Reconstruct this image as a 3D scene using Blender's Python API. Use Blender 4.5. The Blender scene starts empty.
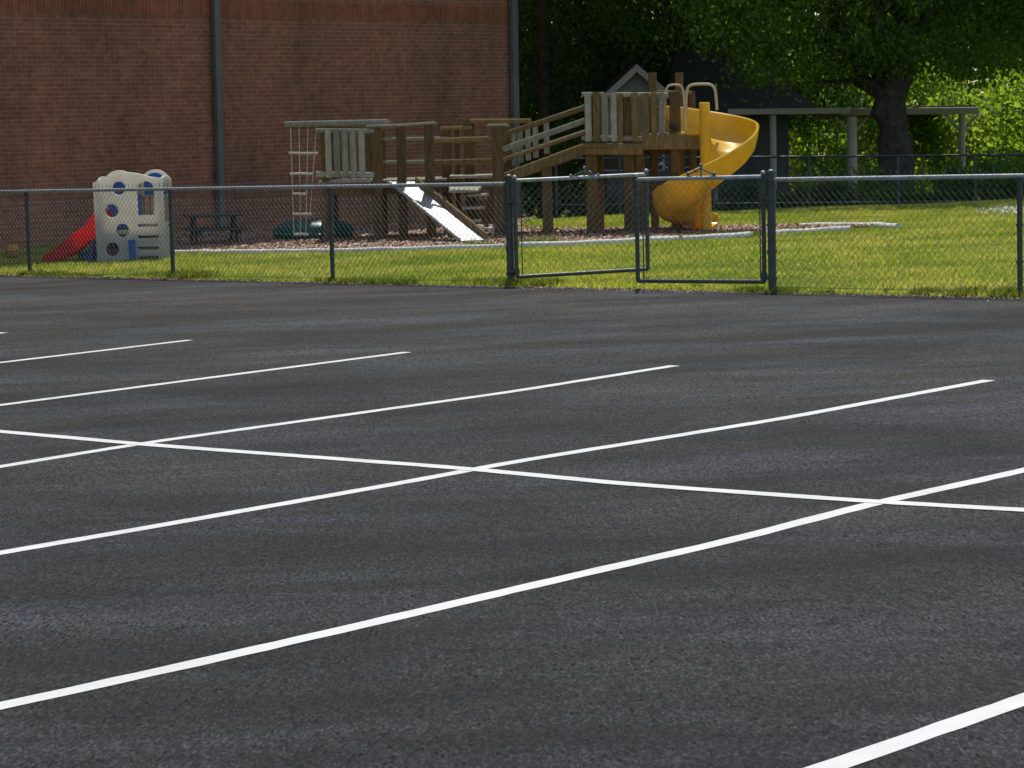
import bpy, bmesh, math, random
import numpy as np
from mathutils import Vector
random.seed(7); rng = np.random.default_rng(7)
R = math.radians
S = bpy.context.scene
COL = S.collection
# ------------------------------------------------------------------ survey: camera and terrain
F = 2658.0; CAMZ = 1.75; PITCH = R(5.78); ROLL = R(1.35); GS = 0.0175
fw = Vector((0, math.cos(PITCH), -math.sin(PITCH)))
_u0 = Vector((0, math.sin(PITCH), math.cos(PITCH))); _r0 = Vector((1, 0, 0))
rt = _r0*math.cos(ROLL) - _u0*math.sin(ROLL)
up = _u0*math.cos(ROLL) + _r0*math.sin(ROLL)
def ray(px, py): return fw*F + rt*(px-512) - up*(py-384)
def sstep(a, b, x):
    t = np.clip((x-a)/(b-a), 0, 1); return t*t*(3-2*t)
def gz(x, y):                       # the land falls away gently behind the lawn
    return GS*np.clip(x, -30, 30) - 1.05*sstep(43.5, 56.0, y)
def Gp(px, py, lift=0.0):           # surveyed point on the playground plane
    d = ray(px, py); t = -(CAMZ-lift)/(d.z - GS*d.x)
    return Vector((d.x*t, d.y*t, CAMZ + d.z*t))
def A(px, py, Y):                   # surveyed point at distance Y
    d = ray(px, py); t = Y/d.y
    return Vector((d.x*t, Y, CAMZ + d.z*t))
def gv(x, y): return Vector((x, y, float(gz(x, y))))

# ------------------------------------------------------------------ materials
def new_mat(name):
    m = bpy.data.materials.new(name); m.use_nodes = True
    nt = m.node_tree; b = nt.nodes['Principled BSDF']
    return m, nt, b
def N(nt, t, **kw):
    n = nt.nodes.new(t)
    for k, v in kw.items(): setattr(n, k, v)
    return n
def ramp(nt, stops, fac):
    r = N(nt, 'ShaderNodeValToRGB'); e = r.color_ramp.elements
    while len(e) < len(stops): e.new(0.5)
    for i, (p, c) in enumerate(stops):
        e[i].position = p; e[i].color = (c[0], c[1], c[2], 1)
    nt.links.new(fac, r.inputs[0]); return r
def noise(nt, scale, detail=4, rough=0.55, vec=None, stretch=None):
    n = N(nt, 'ShaderNodeTexNoise'); n.inputs['Scale'].default_value = scale
    n.inputs['Detail'].default_value = detail; n.inputs['Roughness'].default_value = rough
    if vec is None:
        vec = N(nt, 'ShaderNodeNewGeometry').outputs['Position']
    if stretch:
        mp = N(nt, 'ShaderNodeMapping'); mp.inputs['Scale'].default_value = stretch[:3]
        if len(stretch) > 3: mp.inputs['Rotation'].default_value = (0, 0, stretch[3])
        nt.links.new(vec, mp.inputs[0]); vec = mp.outputs[0]
    nt.links.new(vec, n.inputs['Vector']); return n
def mix(nt, fac, a, b, mode='MIX'):
    m = N(nt, 'ShaderNodeMix'); m.data_type = 'RGBA'; m.blend_type = mode
    for sock, v in ((m.inputs[0], fac), (m.inputs[6], a), (m.inputs[7], b)):
        if hasattr(v, 'links'): nt.links.new(v, sock)
        elif isinstance(v, (int, float)): sock.default_value = v
        else: sock.default_value = (v[0], v[1], v[2], 1)
    return m.outputs[2]
def bump(nt, b, h, strength=0.3, dist=0.01):
    n = N(nt, 'ShaderNodeBump'); n.inputs['Strength'].default_value = strength; n.inputs['Distance'].default_value = dist
    nt.links.new(h, n.inputs['Height']); nt.links.new(n.outputs[0], b.inputs['Normal'])
def simple(name, c, rough=0.6, metal=0.0, var=0.25, scale=6, bmp=0.0, spec=0.5, dirt=None):
    m, nt, b = new_mat(name)
    n = noise(nt, scale, 5)
    lo = [x*(1-var) for x in c]; hi = [min(1, x*(1+var)) for x in c]
    r = ramp(nt, [(0.3, lo), (0.7, hi)], n.outputs[0]); out = r.outputs[0]
    if dirt:
        n2 = noise(nt, scale*0.35, 6, 0.7); r2 = ramp(nt, [(0.5, (0, 0, 0)), (0.72, (1, 1, 1))], n2.outputs[0])
        mm = N(nt, 'ShaderNodeMath', operation='MULTIPLY'); mm.inputs[1].default_value = 0.6
        nt.links.new(r2.outputs[0], mm.inputs[0]); out = mix(nt, mm.outputs[0], out, dirt)
    nt.links.new(out, b.inputs['Base Color'])
    b.inputs['Roughness'].default_value = rough; b.inputs['Metallic'].default_value = metal
    b.inputs['Specular IOR Level'].default_value = spec
    if bmp:
        n3 = noise(nt, scale*5, 4); bump(nt, b, n3.outputs[0], bmp, 0.01)
    return m
def wood(name, c1, c2, c3):
    m, nt, b = new_mat(name)
    n = noise(nt, 5, 6, 0.65, stretch=(6, 6, 1.2))
    r = ramp(nt, [(0.25, c1), (0.5, c2), (0.75, c3)], n.outputs[0])
    oi = N(nt, 'ShaderNodeObjectInfo')
    hv = N(nt, 'ShaderNodeHueSaturation'); hv.inputs['Saturation'].default_value = 1
    mr = N(nt, 'ShaderNodeMapRange'); mr.inputs[3].default_value = 0.75; mr.inputs[4].default_value = 1.25
    nt.links.new(oi.outputs['Random'], mr.inputs[0]); nt.links.new(mr.outputs[0], hv.inputs['Value'])
    nt.links.new(r.outputs[0], hv.inputs['Color']); nt.links.new(hv.outputs[0], b.inputs['Base Color'])
    n2 = noise(nt, 30, 4, 0.6, stretch=(3, 3, 0.5)); bump(nt, b, n2.outputs[0], 0.4, 0.008)
    b.inputs['Roughness'].default_value = 0.85; b.inputs['Specular IOR Level'].default_value = 0.2
    return m
def leafy(name, stops, trans=0.45, tcol=(1.0, 1.0, 0.45), nsc=0.9, wr=0.6, wn=0.42):
    m, nt, b = new_mat(name)
    g = N(nt, 'ShaderNodeNewGeometry')
    n = noise(nt, nsc, 5, .65)
    ad = N(nt, 'ShaderNodeMath', operation='MULTIPLY_ADD'); ad.inputs[1].default_value = wr
    nt.links.new(g.outputs['Random Per Island'], ad.inputs[0])
    m2 = N(nt, 'ShaderNodeMath', operation='MULTIPLY'); m2.inputs[1].default_value = wn
    nt.links.new(n.outputs[0], m2.inputs[0]); nt.links.new(m2.outputs[0], ad.inputs[2])
    r = ramp(nt, stops, ad.outputs[0])
    nt.links.new(r.outputs[0], b.inputs['Base Color']); b.inputs['Roughness'].default_value = 0.55
    b.inputs['Specular IOR Level'].default_value = 0.35
    t = N(nt, 'ShaderNodeBsdfTranslucent')
    tc = mix(nt, 1.0, r.outputs[0], tcol, 'MULTIPLY')
    gm = N(nt, 'ShaderNodeHueSaturation'); gm.inputs['Value'].default_value = 2.2
    nt.links.new(tc, gm.inputs['Color']); nt.links.new(gm.outputs[0], t.inputs[0])
    mx = N(nt, 'ShaderNodeMixShader'); mx.inputs[0].default_value = trans
    nt.links.new(b.outputs[0], mx.inputs[1]); nt.links.new(t.outputs[0], mx.inputs[2])
    nt.links.new(mx.outputs[0], nt.nodes['Material Output'].inputs['Surface'])
    return m
def plastic(name, c, rough=0.4, trans=0.25, var=0.1):
    m, nt, b = new_mat(name)
    n = noise(nt, 4, 5, 0.6); lo = [x*(1-var) for x in c]; hi = [min(1, x*(1+var)) for x in c]
    r = ramp(nt, [(0.3, lo), (0.7, hi)], n.outputs[0]); nt.links.new(r.outputs[0], b.inputs['Base Color'])
    b.inputs['Roughness'].default_value = rough
    n2 = noise(nt, 60, 3); bump(nt, b, n2.outputs[0], 0.12, 0.004)
    if trans:
        t = N(nt, 'ShaderNodeBsdfTranslucent'); nt.links.new(r.outputs[0], t.inputs[0])
        mx = N(nt, 'ShaderNodeMixShader'); mx.inputs[0].default_value = trans
        nt.links.new(b.outputs[0], mx.inputs[1]); nt.links.new(t.outputs[0], mx.inputs[2])
        nt.links.new(mx.outputs[0], nt.nodes['Material Output'].inputs['Surface'])
    return m

M = {}
def asphalt():
    m, nt, b = new_mat('asphalt')
    pos = N(nt, 'ShaderNodeNewGeometry').outputs['Position']
    big = noise(nt, 0.42, 7, 0.66, pos, (0.55, 1.0, 1.0, R(8)))
    streak = noise(nt, 1.1, 7, 0.7, pos, (0.55, 0.9, 1, R(35)))
    base = ramp(nt, [(0.34, (0.0145, 0.014, 0.0133)), (0.5, (0.0245, 0.0238, 0.0226)), (0.66, (0.040, 0.039, 0.0372))], big.outputs[0])
    st = ramp(nt, [(0.32, (0.66, 0.655, 0.65)), (0.5, (1, 1, 1)), (0.68, (1.25, 1.25, 1.25))], streak.outputs[0])
    c = mix(nt, 1.0, base.outputs[0], st.outputs[0], 'MULTIPLY')
    # dusty blue smears left by runoff, and two faint tyre arcs
    sm = noise(nt, 0.55, 5, 0.6, pos, (0.7, 1.6, 1, R(35)))
    smr = ramp(nt, [(0.50, (0, 0, 0)), (0.66, (1, 1, 1))], sm.outputs[0])
    mm = N(nt, 'ShaderNodeMath', operation='MULTIPLY'); mm.inputs[1].default_value = 0.5
    nt.links.new(smr.outputs[0], mm.inputs[0])
    c = mix(nt, mm.outputs[0], c, (0.046, 0.055, 0.067))
    wob = noise(nt, 1.4, 3, 0.5, pos)
    for cx, cy, rad, wid, amt in ((3.6, 4.2, 3.3, 0.16, 0.4), (-0.2, 2.6, 4.9, 0.12, 0.35), (1.0, 22.5, 4.6, 0.12, -0.3)):
        vd = N(nt, 'ShaderNodeVectorMath', operation='DISTANCE'); vd.inputs[1].default_value = (cx, cy, GS*cx)
        nt.links.new(pos, vd.inputs[0])
        s1 = N(nt, 'ShaderNodeMath', operation='MULTIPLY_ADD'); s1.inputs[1].default_value = 0.5; nt.links.new(wob.outputs[0], s1.inputs[0]); nt.links.new(vd.outputs['Value'], s1.inputs[2])
        s2 = N(nt, 'ShaderNodeMath', operation='SUBTRACT'); s2.inputs[1].default_value = rad + 0.25; nt.links.new(s1.outputs[0], s2.inputs[0])
        s3 = N(nt, 'ShaderNodeMath', operation='ABSOLUTE'); nt.links.new(s2.outputs[0], s3.inputs[0])
        mr = N(nt, 'ShaderNodeMapRange'); mr.inputs[1].default_value = 0; mr.inputs[2].default_value = wid; mr.inputs[3].default_value = abs(amt); mr.inputs[4].default_value = 0
        nt.links.new(s3.outputs[0], mr.inputs[0])
        pm = N(nt, 'ShaderNodeMath', operation='MULTIPLY'); nt.links.new(mr.outputs[0], pm.inputs[0]); nt.links.new(big.outputs[0], pm.inputs[1])
        c = mix(nt, pm.outputs[0], c, (0.062, 0.07, 0.08) if amt > 0 else (0.02, 0.02, 0.02))
    # paler towards the fence, grazing sky sheen painted into the colour; long wheel-swept streaks
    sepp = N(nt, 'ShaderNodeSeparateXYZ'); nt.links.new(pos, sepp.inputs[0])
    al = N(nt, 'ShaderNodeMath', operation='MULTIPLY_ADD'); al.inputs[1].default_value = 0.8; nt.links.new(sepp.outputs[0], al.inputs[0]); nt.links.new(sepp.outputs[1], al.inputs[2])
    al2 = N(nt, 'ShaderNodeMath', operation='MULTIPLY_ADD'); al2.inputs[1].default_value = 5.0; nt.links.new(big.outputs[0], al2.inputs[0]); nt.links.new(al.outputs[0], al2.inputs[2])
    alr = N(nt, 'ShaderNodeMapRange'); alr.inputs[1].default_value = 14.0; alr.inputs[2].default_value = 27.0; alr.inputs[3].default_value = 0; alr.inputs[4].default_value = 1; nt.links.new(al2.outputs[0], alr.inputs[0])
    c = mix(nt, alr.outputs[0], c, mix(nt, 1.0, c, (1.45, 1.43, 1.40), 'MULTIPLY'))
    sw = noise(nt, 1.0, 6, 0.68, pos, (0.22, 1.5, 1, R(10)))
    swr = ramp(nt, [(0.36, (0.70, 0.70, 0.69)), (0.5, (1, 1, 1)), (0.64, (1.2, 1.2, 1.2))], sw.outputs[0]); c = mix(nt, 1.0, c, swr.outputs[0], 'MULTIPLY')
    # aggregate: dark pits and pale stones
    mps = N(nt, 'ShaderNodeMapping'); mps.inputs['Scale'].default_value = (1, .36, 1); nt.links.new(pos, mps.inputs[0])
    vs_ = N(nt, 'ShaderNodeTexVoronoi'); vs_.inputs['Scale'].default_value = 120; nt.links.new(mps.outputs[0], vs_.inputs['Vector'])
    sps = N(nt, 'ShaderNodeSeparateColor'); nt.links.new(vs_.outputs['Color'], sps.inputs[0])
    stn = ramp(nt, [(0.0, (0.42, 0.42, 0.42)), (0.55, (0.95, 0.95, 0.95)), (0.9, (1.5, 1.5, 1.5)), (1.0, (2.0, 2.0, 2.0))], sps.outputs[1]); c = mix(nt, 1.0, c, stn.outputs[0], 'MULTIPLY')
    fine = noise(nt, 75, 4, 0.75, pos, (1, .38, 1))
    fr = ramp(nt, [(0.34, (0.5, 0.5, 0.5)), (0.48, (1, 1, 1)), (0.62, (1.4, 1.4, 1.4))], fine.outputs[0])
    c = mix(nt, 1.0, c, fr.outputs[0], 'MULTIPLY')
    vo = N(nt, 'ShaderNodeTexVoronoi'); vo.inputs['Scale'].default_value = 52; mpv = N(nt, 'ShaderNodeMapping'); mpv.inputs['Scale'].default_value = (1, .33, 1); nt.links.new(pos, mpv.inputs[0]); nt.links.new(mpv.outputs[0], vo.inputs['Vector'])
    mid = noise(nt, 1.6, 5, 0.7, pos, (1, .6, 1))
    sep = N(nt, 'ShaderNodeSeparateColor'); nt.links.new(vo.outputs['Color'], sep.inputs[0])
    pw = N(nt, 'ShaderNodeMath', operation='POWER'); pw.inputs[1].default_value = 1.25; nt.links.new(sep.outputs[0], pw.inputs[0])
    dn = N(nt, 'ShaderNodeMath', operation='MULTIPLY_ADD'); dn.inputs[1].default_value = 0.35; nt.links.new(fine.outputs[0], dn.inputs[0]); nt.links.new(vo.outputs['Distance'], dn.inputs[2])
    df = N(nt, 'ShaderNodeMath', operation='MULTIPLY_ADD'); df.inputs[1].default_value = -0.46; nt.links.new(pw.outputs[0], df.inputs[0]); nt.links.new(dn.outputs[0], df.inputs[2])
    pit = ramp(nt, [(0.10, (0.04, 0.04, 0.04)), (0.19, (1, 1, 1))], df.outputs[0])
    dens = ramp(nt, [(0.38, (0.35, 0.35, 0.35)), (0.58, (1, 1, 1))], mid.outputs[0])
    c2 = mix(nt, 1.0, c, pit.outputs[0], 'MULTIPLY'); c = mix(nt, dens.outputs[0], c, c2)
    nt.links.new(c, b.inputs['Base Color'])
    b.inputs['Roughness'].default_value = 0.85; b.inputs['Specular IOR Level'].default_value = 0.14
    bump(nt, b, fine.outputs[0], 0.55, 0.006)
    return m
def brick(name, soldier=False):
    m, nt, b = new_mat(name)
    uv = N(nt, 'ShaderNodeUVMap'); uv.uv_map = 'UVMap'; v = uv.outputs[0]
    bt = N(nt, 'ShaderNodeTexBrick'); nt.links.new(v, bt.inputs['Vector'])
    bt.inputs['Scale'].default_value = 1; bt.inputs['Brick Width'].default_value = 0.215; bt.inputs['Row Height'].default_value = 0.072
    bt.inputs['Mortar Size'].default_value = 0.0085; bt.inputs['Mortar Smooth'].default_value = 0.2; bt.inputs['Bias'].default_value = -0.1
    if soldier:
        bt.inputs['Brick Width'].default_value = 0.292; bt.offset = 0.0
    bt.inputs['Color1'].default_value = (0.44, 0.152, 0.080, 1); bt.inputs['Color2'].default_value = (0.35, 0.120, 0.066, 1)
    bt.inputs['Mortar'].default_value = (0.40, 0.265, 0.155, 1)
    n = noise(nt, 0.8, 7, 0.68, stretch=(1, 1, .42))
    r = ramp(nt, [(0.33, (0.68, 0.75, 0.75)), (0.5, (0.97, 0.98, 0.98)), (0.68, (1.2, 1.1, 1.05))], n.outputs[0])
    c = mix(nt, 1.0, bt.outputs['Color'], r.outputs[0], 'MULTIPLY')
    if soldier: c = mix(nt, 1.0, c, (0.95, 0.78, 0.68), 'MULTIPLY')
    n2 = noise(nt, 7, 4); r2 = ramp(nt, [(0.3, (0.8, 0.8, 0.8)), (0.7, (1.2, 1.2, 1.2))], n2.outputs[0])
    c = mix(nt, 1.0, c, r2.outputs[0], 'MULTIPLY')
    nt.links.new(c, b.inputs['Base Color']); b.inputs['Roughness'].default_value = 0.9; b.inputs['Specular IOR Level'].default_value = 0.2
    inv = N(nt, 'ShaderNodeMath', operation='SUBTRACT'); inv.inputs[0].default_value = 1; nt.links.new(bt.outputs['Fac'], inv.inputs[1])
    bump(nt, b, inv.outputs[0], 0.6, 0.01)
    return m
def lawn_mat():
    m, nt, b = new_mat('lawn')
    n = noise(nt, 0.5, 5, 0.6); n2 = noise(nt, 14, 4, 0.7)
    r = ramp(nt, [(0.3, (0.075, 0.115, 0.013)), (0.5, (0.125, 0.155, 0.021)), (0.72, (0.22, 0.19, 0.045))], n.outputs[0])
    r2 = ramp(nt, [(0.3, (0.55, 0.55, 0.5)), (0.7, (1.3, 1.3, 1.2))], n2.outputs[0])
    nt.links.new(mix(nt, 1.0, r.outputs[0], r2.outputs[0], 'MULTIPLY'), b.inputs['Base Color'])
    b.inputs['Roughness'].default_value = 0.95; b.inputs['Specular IOR Level'].default_value = 0.1
    bump(nt, b, n2.outputs[0], 0.8, 0.05); return m
def mulch_mat():
    m, nt, b = new_mat('mulch')
    n = noise(nt, 22, 5, 0.7); n2 = noise(nt, 1.2, 4)
    r = ramp(nt, [(0.3, (0.13, 0.062, 0.036)), (0.5, (0.29, 0.16, 0.095)), (0.7, (0.45, 0.29, 0.185))], n.outputs[0])
    r2 = ramp(nt, [(0.3, (0.8, 0.8, 0.8)), (0.7, (1.15, 1.1, 1.1))], n2.outputs[0])
    nt.links.new(mix(nt, 1.0, r.outputs[0], r2.outputs[0], 'MULTIPLY'), b.inputs['Base Color'])
    b.inputs['Roughness'].default_value = 0.95; bump(nt, b, n.outputs[0], 1.0, 0.03); return m
def line_paint():
    m, nt, b = new_mat('line_paint')
    n = noise(nt, 60, 4, 0.7); n2 = noise(nt, 2.2, 5, 0.7)
    r = ramp(nt, [(0.22, (0.30, 0.30, 0.29)), (0.34, (0.67, 0.665, 0.63))], n.outputs[0])
    r2 = ramp(nt, [(0.35, (0.86, 0.86, 0.85)), (0.6, (1, 1, 1))], n2.outputs[0])
    nt.links.new(mix(nt, 1.0, r.outputs[0], r2.outputs[0], 'MULTIPLY'), b.inputs['Base Color'])
    b.inputs['Roughness'].default_value = 0.6; bump(nt, b, n.outputs[0], 0.2, 0.003); return m

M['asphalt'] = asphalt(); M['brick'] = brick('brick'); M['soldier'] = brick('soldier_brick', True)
M['lawn'] = lawn_mat(); M['mulch'] = mulch_mat(); M['paint'] = line_paint()
M['brown'] = wood('brown_timber', (0.125, 0.08, 0.03), (0.23, 0.152, 0.06), (0.35, 0.25, 0.115))
M['grey'] = wood('weathered_timber', (0.22, 0.20, 0.135), (0.36, 0.335, 0.24), (0.52, 0.50, 0.40))
M['post'] = wood('post_timber', (0.095, 0.055, 0.021), (0.175, 0.108, 0.042), (0.27, 0.18, 0.078))
M['steel'] = simple('galvanised_steel', (0.46, 0.47, 0.455), 0.5, 0.3, 0.2, 9, 0.05)
M['fencepaint'] = simple('grey_fence_steel', (0.078, 0.088, 0.083), 0.45, 0.3, 0.2, 9, 0.05)
M['wire'] = simple('fence_wire', (0.17, 0.18, 0.175), 0.45, 0.5, 0.15, 9)
M['slide_metal'] = simple('slide_steel', (0.37, 0.37, 0.36), 0.45, 0.5, 0.08, 5)
M['yellow'] = plastic('yellow_plastic', (0.90, 0.59, 0.04), 0.33, 0.3, 0.12)
M['cream'] = plastic('cream_plastic', (0.86, 0.82, 0.73), 0.5, 0.55, 0.08)
M['red'] = plastic('red_plastic', (0.82, 0.035, 0.03), 0.35, 0.6, 0.08)
M['blue'] = plastic('blue_plastic', (0.02, 0.13, 0.45), 0.4, 0.15, 0.1)
M['teal'] = plastic('teal_plastic', (0.012, 0.13, 0.105), 0.4, 0.1, 0.15)
M['tan'] = plastic('tan_plastic', (0.52, 0.38, 0.26), 0.5, 0.25, 0.1)
M['hoop'] = simple('cream_tube', (0.62, 0.50, 0.30), 0.4, 0.0, 0.12, 8)
M['rope'] = simple('rope', (0.68, 0.61, 0.48), 0.9, 0, 0.2, 20)
M['edging'] = simple('pale_edging', (0.85, 0.80, 0.70), 0.85, 0, 0.15, 8, 0.4, 0.2, dirt=(0.3, 0.28, 0.23))
M['downpipe'] = simple('slate_paint', (0.155, 0.16, 0.135), 0.5, 0.1, 0.15, 3)
M['roofing'] = simple('roof_shingle', (0.06, 0.058, 0.055), 0.95, 0, 0.3, 9, 0.5)
M['trim'] = simple('white_trim', (0.62, 0.60, 0.55), 0.6, 0, 0.1, 4)
M['siding'] = simple('pale_siding', (0.42, 0.42, 0.36), 0.8, 0, 0.12, 4)
M['bluesiding'] = simple('blue_grey_siding', (0.13, 0.145, 0.145), 0.8, 0, 0.15, 4)
M['glass'] = simple('dark_glass', (0.03, 0.035, 0.04), 0.1, 0, 0.1, 3)
M['bark'] = simple('bark', (0.095, 0.078, 0.062), 0.95, 0, 0.45, 7, 1.0, 0.1)
M['redbark'] = simple('red_bark', (0.07, 0.05, 0.042), 0.95, 0, 0.4, 7, 1.0, 0.1)
M['dark_table'] = simple('dark_table_paint', (0.06, 0.058, 0.05), 0.7, 0, 0.2, 6)
M['ball'] = simple('brown_rubber', (0.60, 0.27, 0.06), 0.7, 0, 0.2, 12, 0.2)
M['black'] = simple('black_rubber', (0.02, 0.02, 0.02), 0.6)
M['chip'] = leafy('wood_chip', [(0.2, (0.22, 0.11, 0.06)), (0.5, (0.43, 0.245, 0.145)), (0.8, (0.60, 0.41, 0.27))], 0.0)
M['blade'] = leafy('grass_blade', [(0.34, (0.095, 0.17, 0.016)), (0.52, (0.22, 0.30, 0.034)), (0.66, (0.38, 0.375, 0.075)), (0.84, (0.60, 0.50, 0.20))], 0.42, (1, 1, 0.5), 0.6, 0.30, 0.9)
M['weed'] = leafy('weed_leaf', [(0.2, (0.06, 0.095, 0.014)), (0.5, (0.12, 0.165, 0.024)), (0.8, (0.26, 0.25, 0.06))], 0.4, (1, 1, .5))
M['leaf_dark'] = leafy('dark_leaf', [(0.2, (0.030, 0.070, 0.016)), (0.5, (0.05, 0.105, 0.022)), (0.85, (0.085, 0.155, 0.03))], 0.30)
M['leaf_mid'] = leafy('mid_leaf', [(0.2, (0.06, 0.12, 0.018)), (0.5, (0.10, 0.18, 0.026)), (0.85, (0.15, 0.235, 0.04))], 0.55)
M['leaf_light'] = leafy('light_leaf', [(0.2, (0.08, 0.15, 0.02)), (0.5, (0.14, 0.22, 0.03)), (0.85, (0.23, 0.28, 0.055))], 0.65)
M['flower'] = leafy('white_flower', [(0.2, (0.35, 0.36, 0.28)), (0.5, (0.5, 0.5, 0.42)), (0.8, (0.62, 0.62, 0.55))], 0.2, (1, 1, 0.9))

# ------------------------------------------------------------------ mesh tools
ORG = {}
def tag(o, label=None, cat=None, group=None, kind=None):
    for k, v in (('label', label), ('category', cat), ('group', group), ('kind', kind)):
        if v: o[k] = v
    return o
def thing(name, loc, label, cat, group=None):
    o = bpy.data.objects.new(name, None); o.empty_display_size = 0.2; COL.objects.link(o)
    o.location = loc; ORG[o] = Vector(loc); return tag(o, label, cat, group)
class MB:
    def __init__(s): s.v = []; s.f = []; s.uv = None; s.smooth = False
    def add(s, vs, fs):
        n = len(s.v); s.v += [tuple(v) for v in vs]; s.f += [tuple(i+n for i in f) for f in fs]; return s
    def hexa(s, c):   # 8 corners: bottom 4 ccw, top 4 ccw
        return s.add(c, [(0, 3, 2, 1), (4, 5, 6, 7), (0, 1, 5, 4), (1, 2, 6, 5), (2, 3, 7, 6), (3, 0, 4, 7)])
    def box(s, x0, x1, y0, y1, z0, z1):
        return s.hexa([(x0, y0, z0), (x1, y0, z0), (x1, y1, z0), (x0, y1, z0), (x0, y0, z1), (x1, y0, z1), (x1, y1, z1), (x0, y1, z1)])
    def bar(s, p, q, w, h, side=None, bev=0.0):   # rectangular board p->q ; h along 'vertical', w along side
        p = Vector(p); q = Vector(q); d = (q-p).normalized()
        if side is None:
            side = d.cross(Vector((0, 0, 1)))
            if side.length < 0.2: side = Vector((1, 0, 0))
        sd = Vector(side); sd = (sd - d*sd.dot(d)).normalized(); u = sd.cross(d).normalized()
        if bev <= 0: bev = min(w, h)*0.3
        a, b = w/2, h/2
        prof = [(-a+bev, -b), (a-bev, -b), (a, -b+bev), (a, b-bev), (a-bev, b), (-a+bev, b), (-a, b-bev), (-a, -b+bev)]
        vs = [c + sd*x + u*y for c in (p, q) for x, y in prof]
        fs = [(i, (i+1) % 8, 8+(i+1) % 8, 8+i) for i in range(8)] + [tuple(range(7, -1, -1)), tuple(range(8, 16))]
        return s.add(vs, fs)
    def tube(s, pts, r, n=8, cap=True):
        pts = [Vector(p) for p in pts]; k = len(pts)
        rs = r if isinstance(r, (list, tuple)) else [r]*k
        base = len(s.v); prev = None
        for i, p in enumerate(pts):
            d = (pts[min(i+1, k-1)] - pts[max(i-1, 0)]).normalized()
            if prev is None:
                x = d.cross(Vector((0, 0, 1)))
                if x.length < 0.05: x = Vector((1, 0, 0))
            else: x = prev - d*prev.dot(d)
            x.normalize(); prev = x; y = d.cross(x)
            for j in range(n):
                t = 2*math.pi*j/n; s.v.append(tuple(p + (x*math.cos(t) + y*math.sin(t))*rs[i]))
        for i in range(k-1):
            for j in range(n):
                a = base+i*n+j; b = base+i*n+(j+1) % n
                s.f.append((a, b, b+n, a+n))
        if cap:
            s.f.append(tuple(base+j for j in range(n-1, -1, -1))); s.f.append(tuple(base+(k-1)*n+j for j in range(n)))
        s.smooth = True
        return s
    def ball(s, c, r, n=12, m=8, sz=1.0):
        c = Vector(c); b = len(s.v)
        for i in range(m+1):
            a = math.pi*i/m
            for j in range(n):
                t = 2*math.pi*j/n
                s.v.append((c.x+r*math.sin(a)*math.cos(t), c.y+r*math.sin(a)*math.sin(t), c.z+r*sz*math.cos(a)))
        for i in range(m):
            for j in range(n): s.f.append((b+i*n+j, b+(i+1)*n+j, b+(i+1)*n+(j+1) % n, b+i*n+(j+1) % n))
        s.smooth = True
        return s
    def build(s, name, mat, parent=None, smooth=None):
        o0 = ORG[parent] if parent is not None else Vector((0, 0, 0))
        me = bpy.data.meshes.new(name)
        me.from_pydata([(x-o0.x, y-o0.y, z-o0.z) for x, y, z in s.v], [], s.f)
        if s.uv: 
            l = me.uv_layers.new(name='UVMap')
            for i, u in enumerate(s.uv): l.data[i].uv = u
        me.materials.append(mat if not isinstance(mat, str) else M[mat])
        sm = s.smooth if smooth is None else smooth
        if sm:
            me.polygons.foreach_set('use_smooth', [True]*len(me.polygons))
            try: me.set_sharp_from_angle(angle=R(42))
            except Exception: pass
        me.update()
        o = bpy.data.objects.new(name, me); COL.objects.link(o)
        if parent is not None: o.parent = parent
        ORG[o] = o0
        return o
def np_mesh(name, verts, k, mat, parent=None):   # many k-gons, k verts each
    n = len(verts)//k; me = bpy.data.meshes.new(name)
    o0 = ORG[parent] if parent is not None else Vector((0, 0, 0))
    verts = verts - np.array(o0)
    me.vertices.add(n*k); me.vertices.foreach_set('co', np.ascontiguousarray(verts, dtype=np.float32).ravel())
    me.loops.add(n*k); me.loops.foreach_set('vertex_index', np.arange(n*k, dtype=np.int32))
    me.polygons.add(n); me.polygons.foreach_set('loop_start', np.arange(0, n*k, k, dtype=np.int32))
    me.update(calc_edges=True); me.materials.append(M[mat])
    o = bpy.data.objects.new(name, me); COL.objects.link(o)
    if parent is not None: o.parent = parent
    ORG[o] = o0; return o
def flat_panel(name, outer, holes, thick, mat, parent, frame, bev=0.012):
    """2D outline with holes -> solid panel; frame(u, w, n) maps panel coords to the world"""
    cu = bpy.data.curves.new(name, 'CURVE'); cu.dimensions = '2D'; cu.fill_mode = 'BOTH'
    cu.extrude = max(thick/2-bev, 0.001); cu.bevel_depth = bev; cu.bevel_resolution = 2
    for loop in [outer]+holes:
        sp = cu.splines.new('POLY'); sp.points.add(len(loop)-1); sp.use_cyclic_u = True
        for p, (x, y) in zip(sp.points, loop): p.co = (x, y, 0, 1)
    ob = bpy.data.objects.new('tmp', cu); COL.objects.link(ob)
    dg = bpy.context.evaluated_depsgraph_get(); dg.update()
    me = bpy.data.meshes.new_from_object(ob.evaluated_get(dg)); bpy.data.objects.remove(ob); bpy.data.curves.remove(cu)
    o0 = ORG[parent]
    for v in me.vertices: v.co = Vector(frame(v.co.x, v.co.y, v.co.z)) - o0
    me.name = name; me.materials.clear(); me.materials.append(M[mat])
    o = bpy.data.objects.new(name, me); COL.objects.link(o); o.parent = parent; ORG[o] = o0; return o
def circ(x, y, r, n=24, r2=None): return [(x+r*math.cos(2*math.pi*i/n), y+(r2 or r)*math.sin(2*math.pi*i/n)) for i in range(n)]

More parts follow.
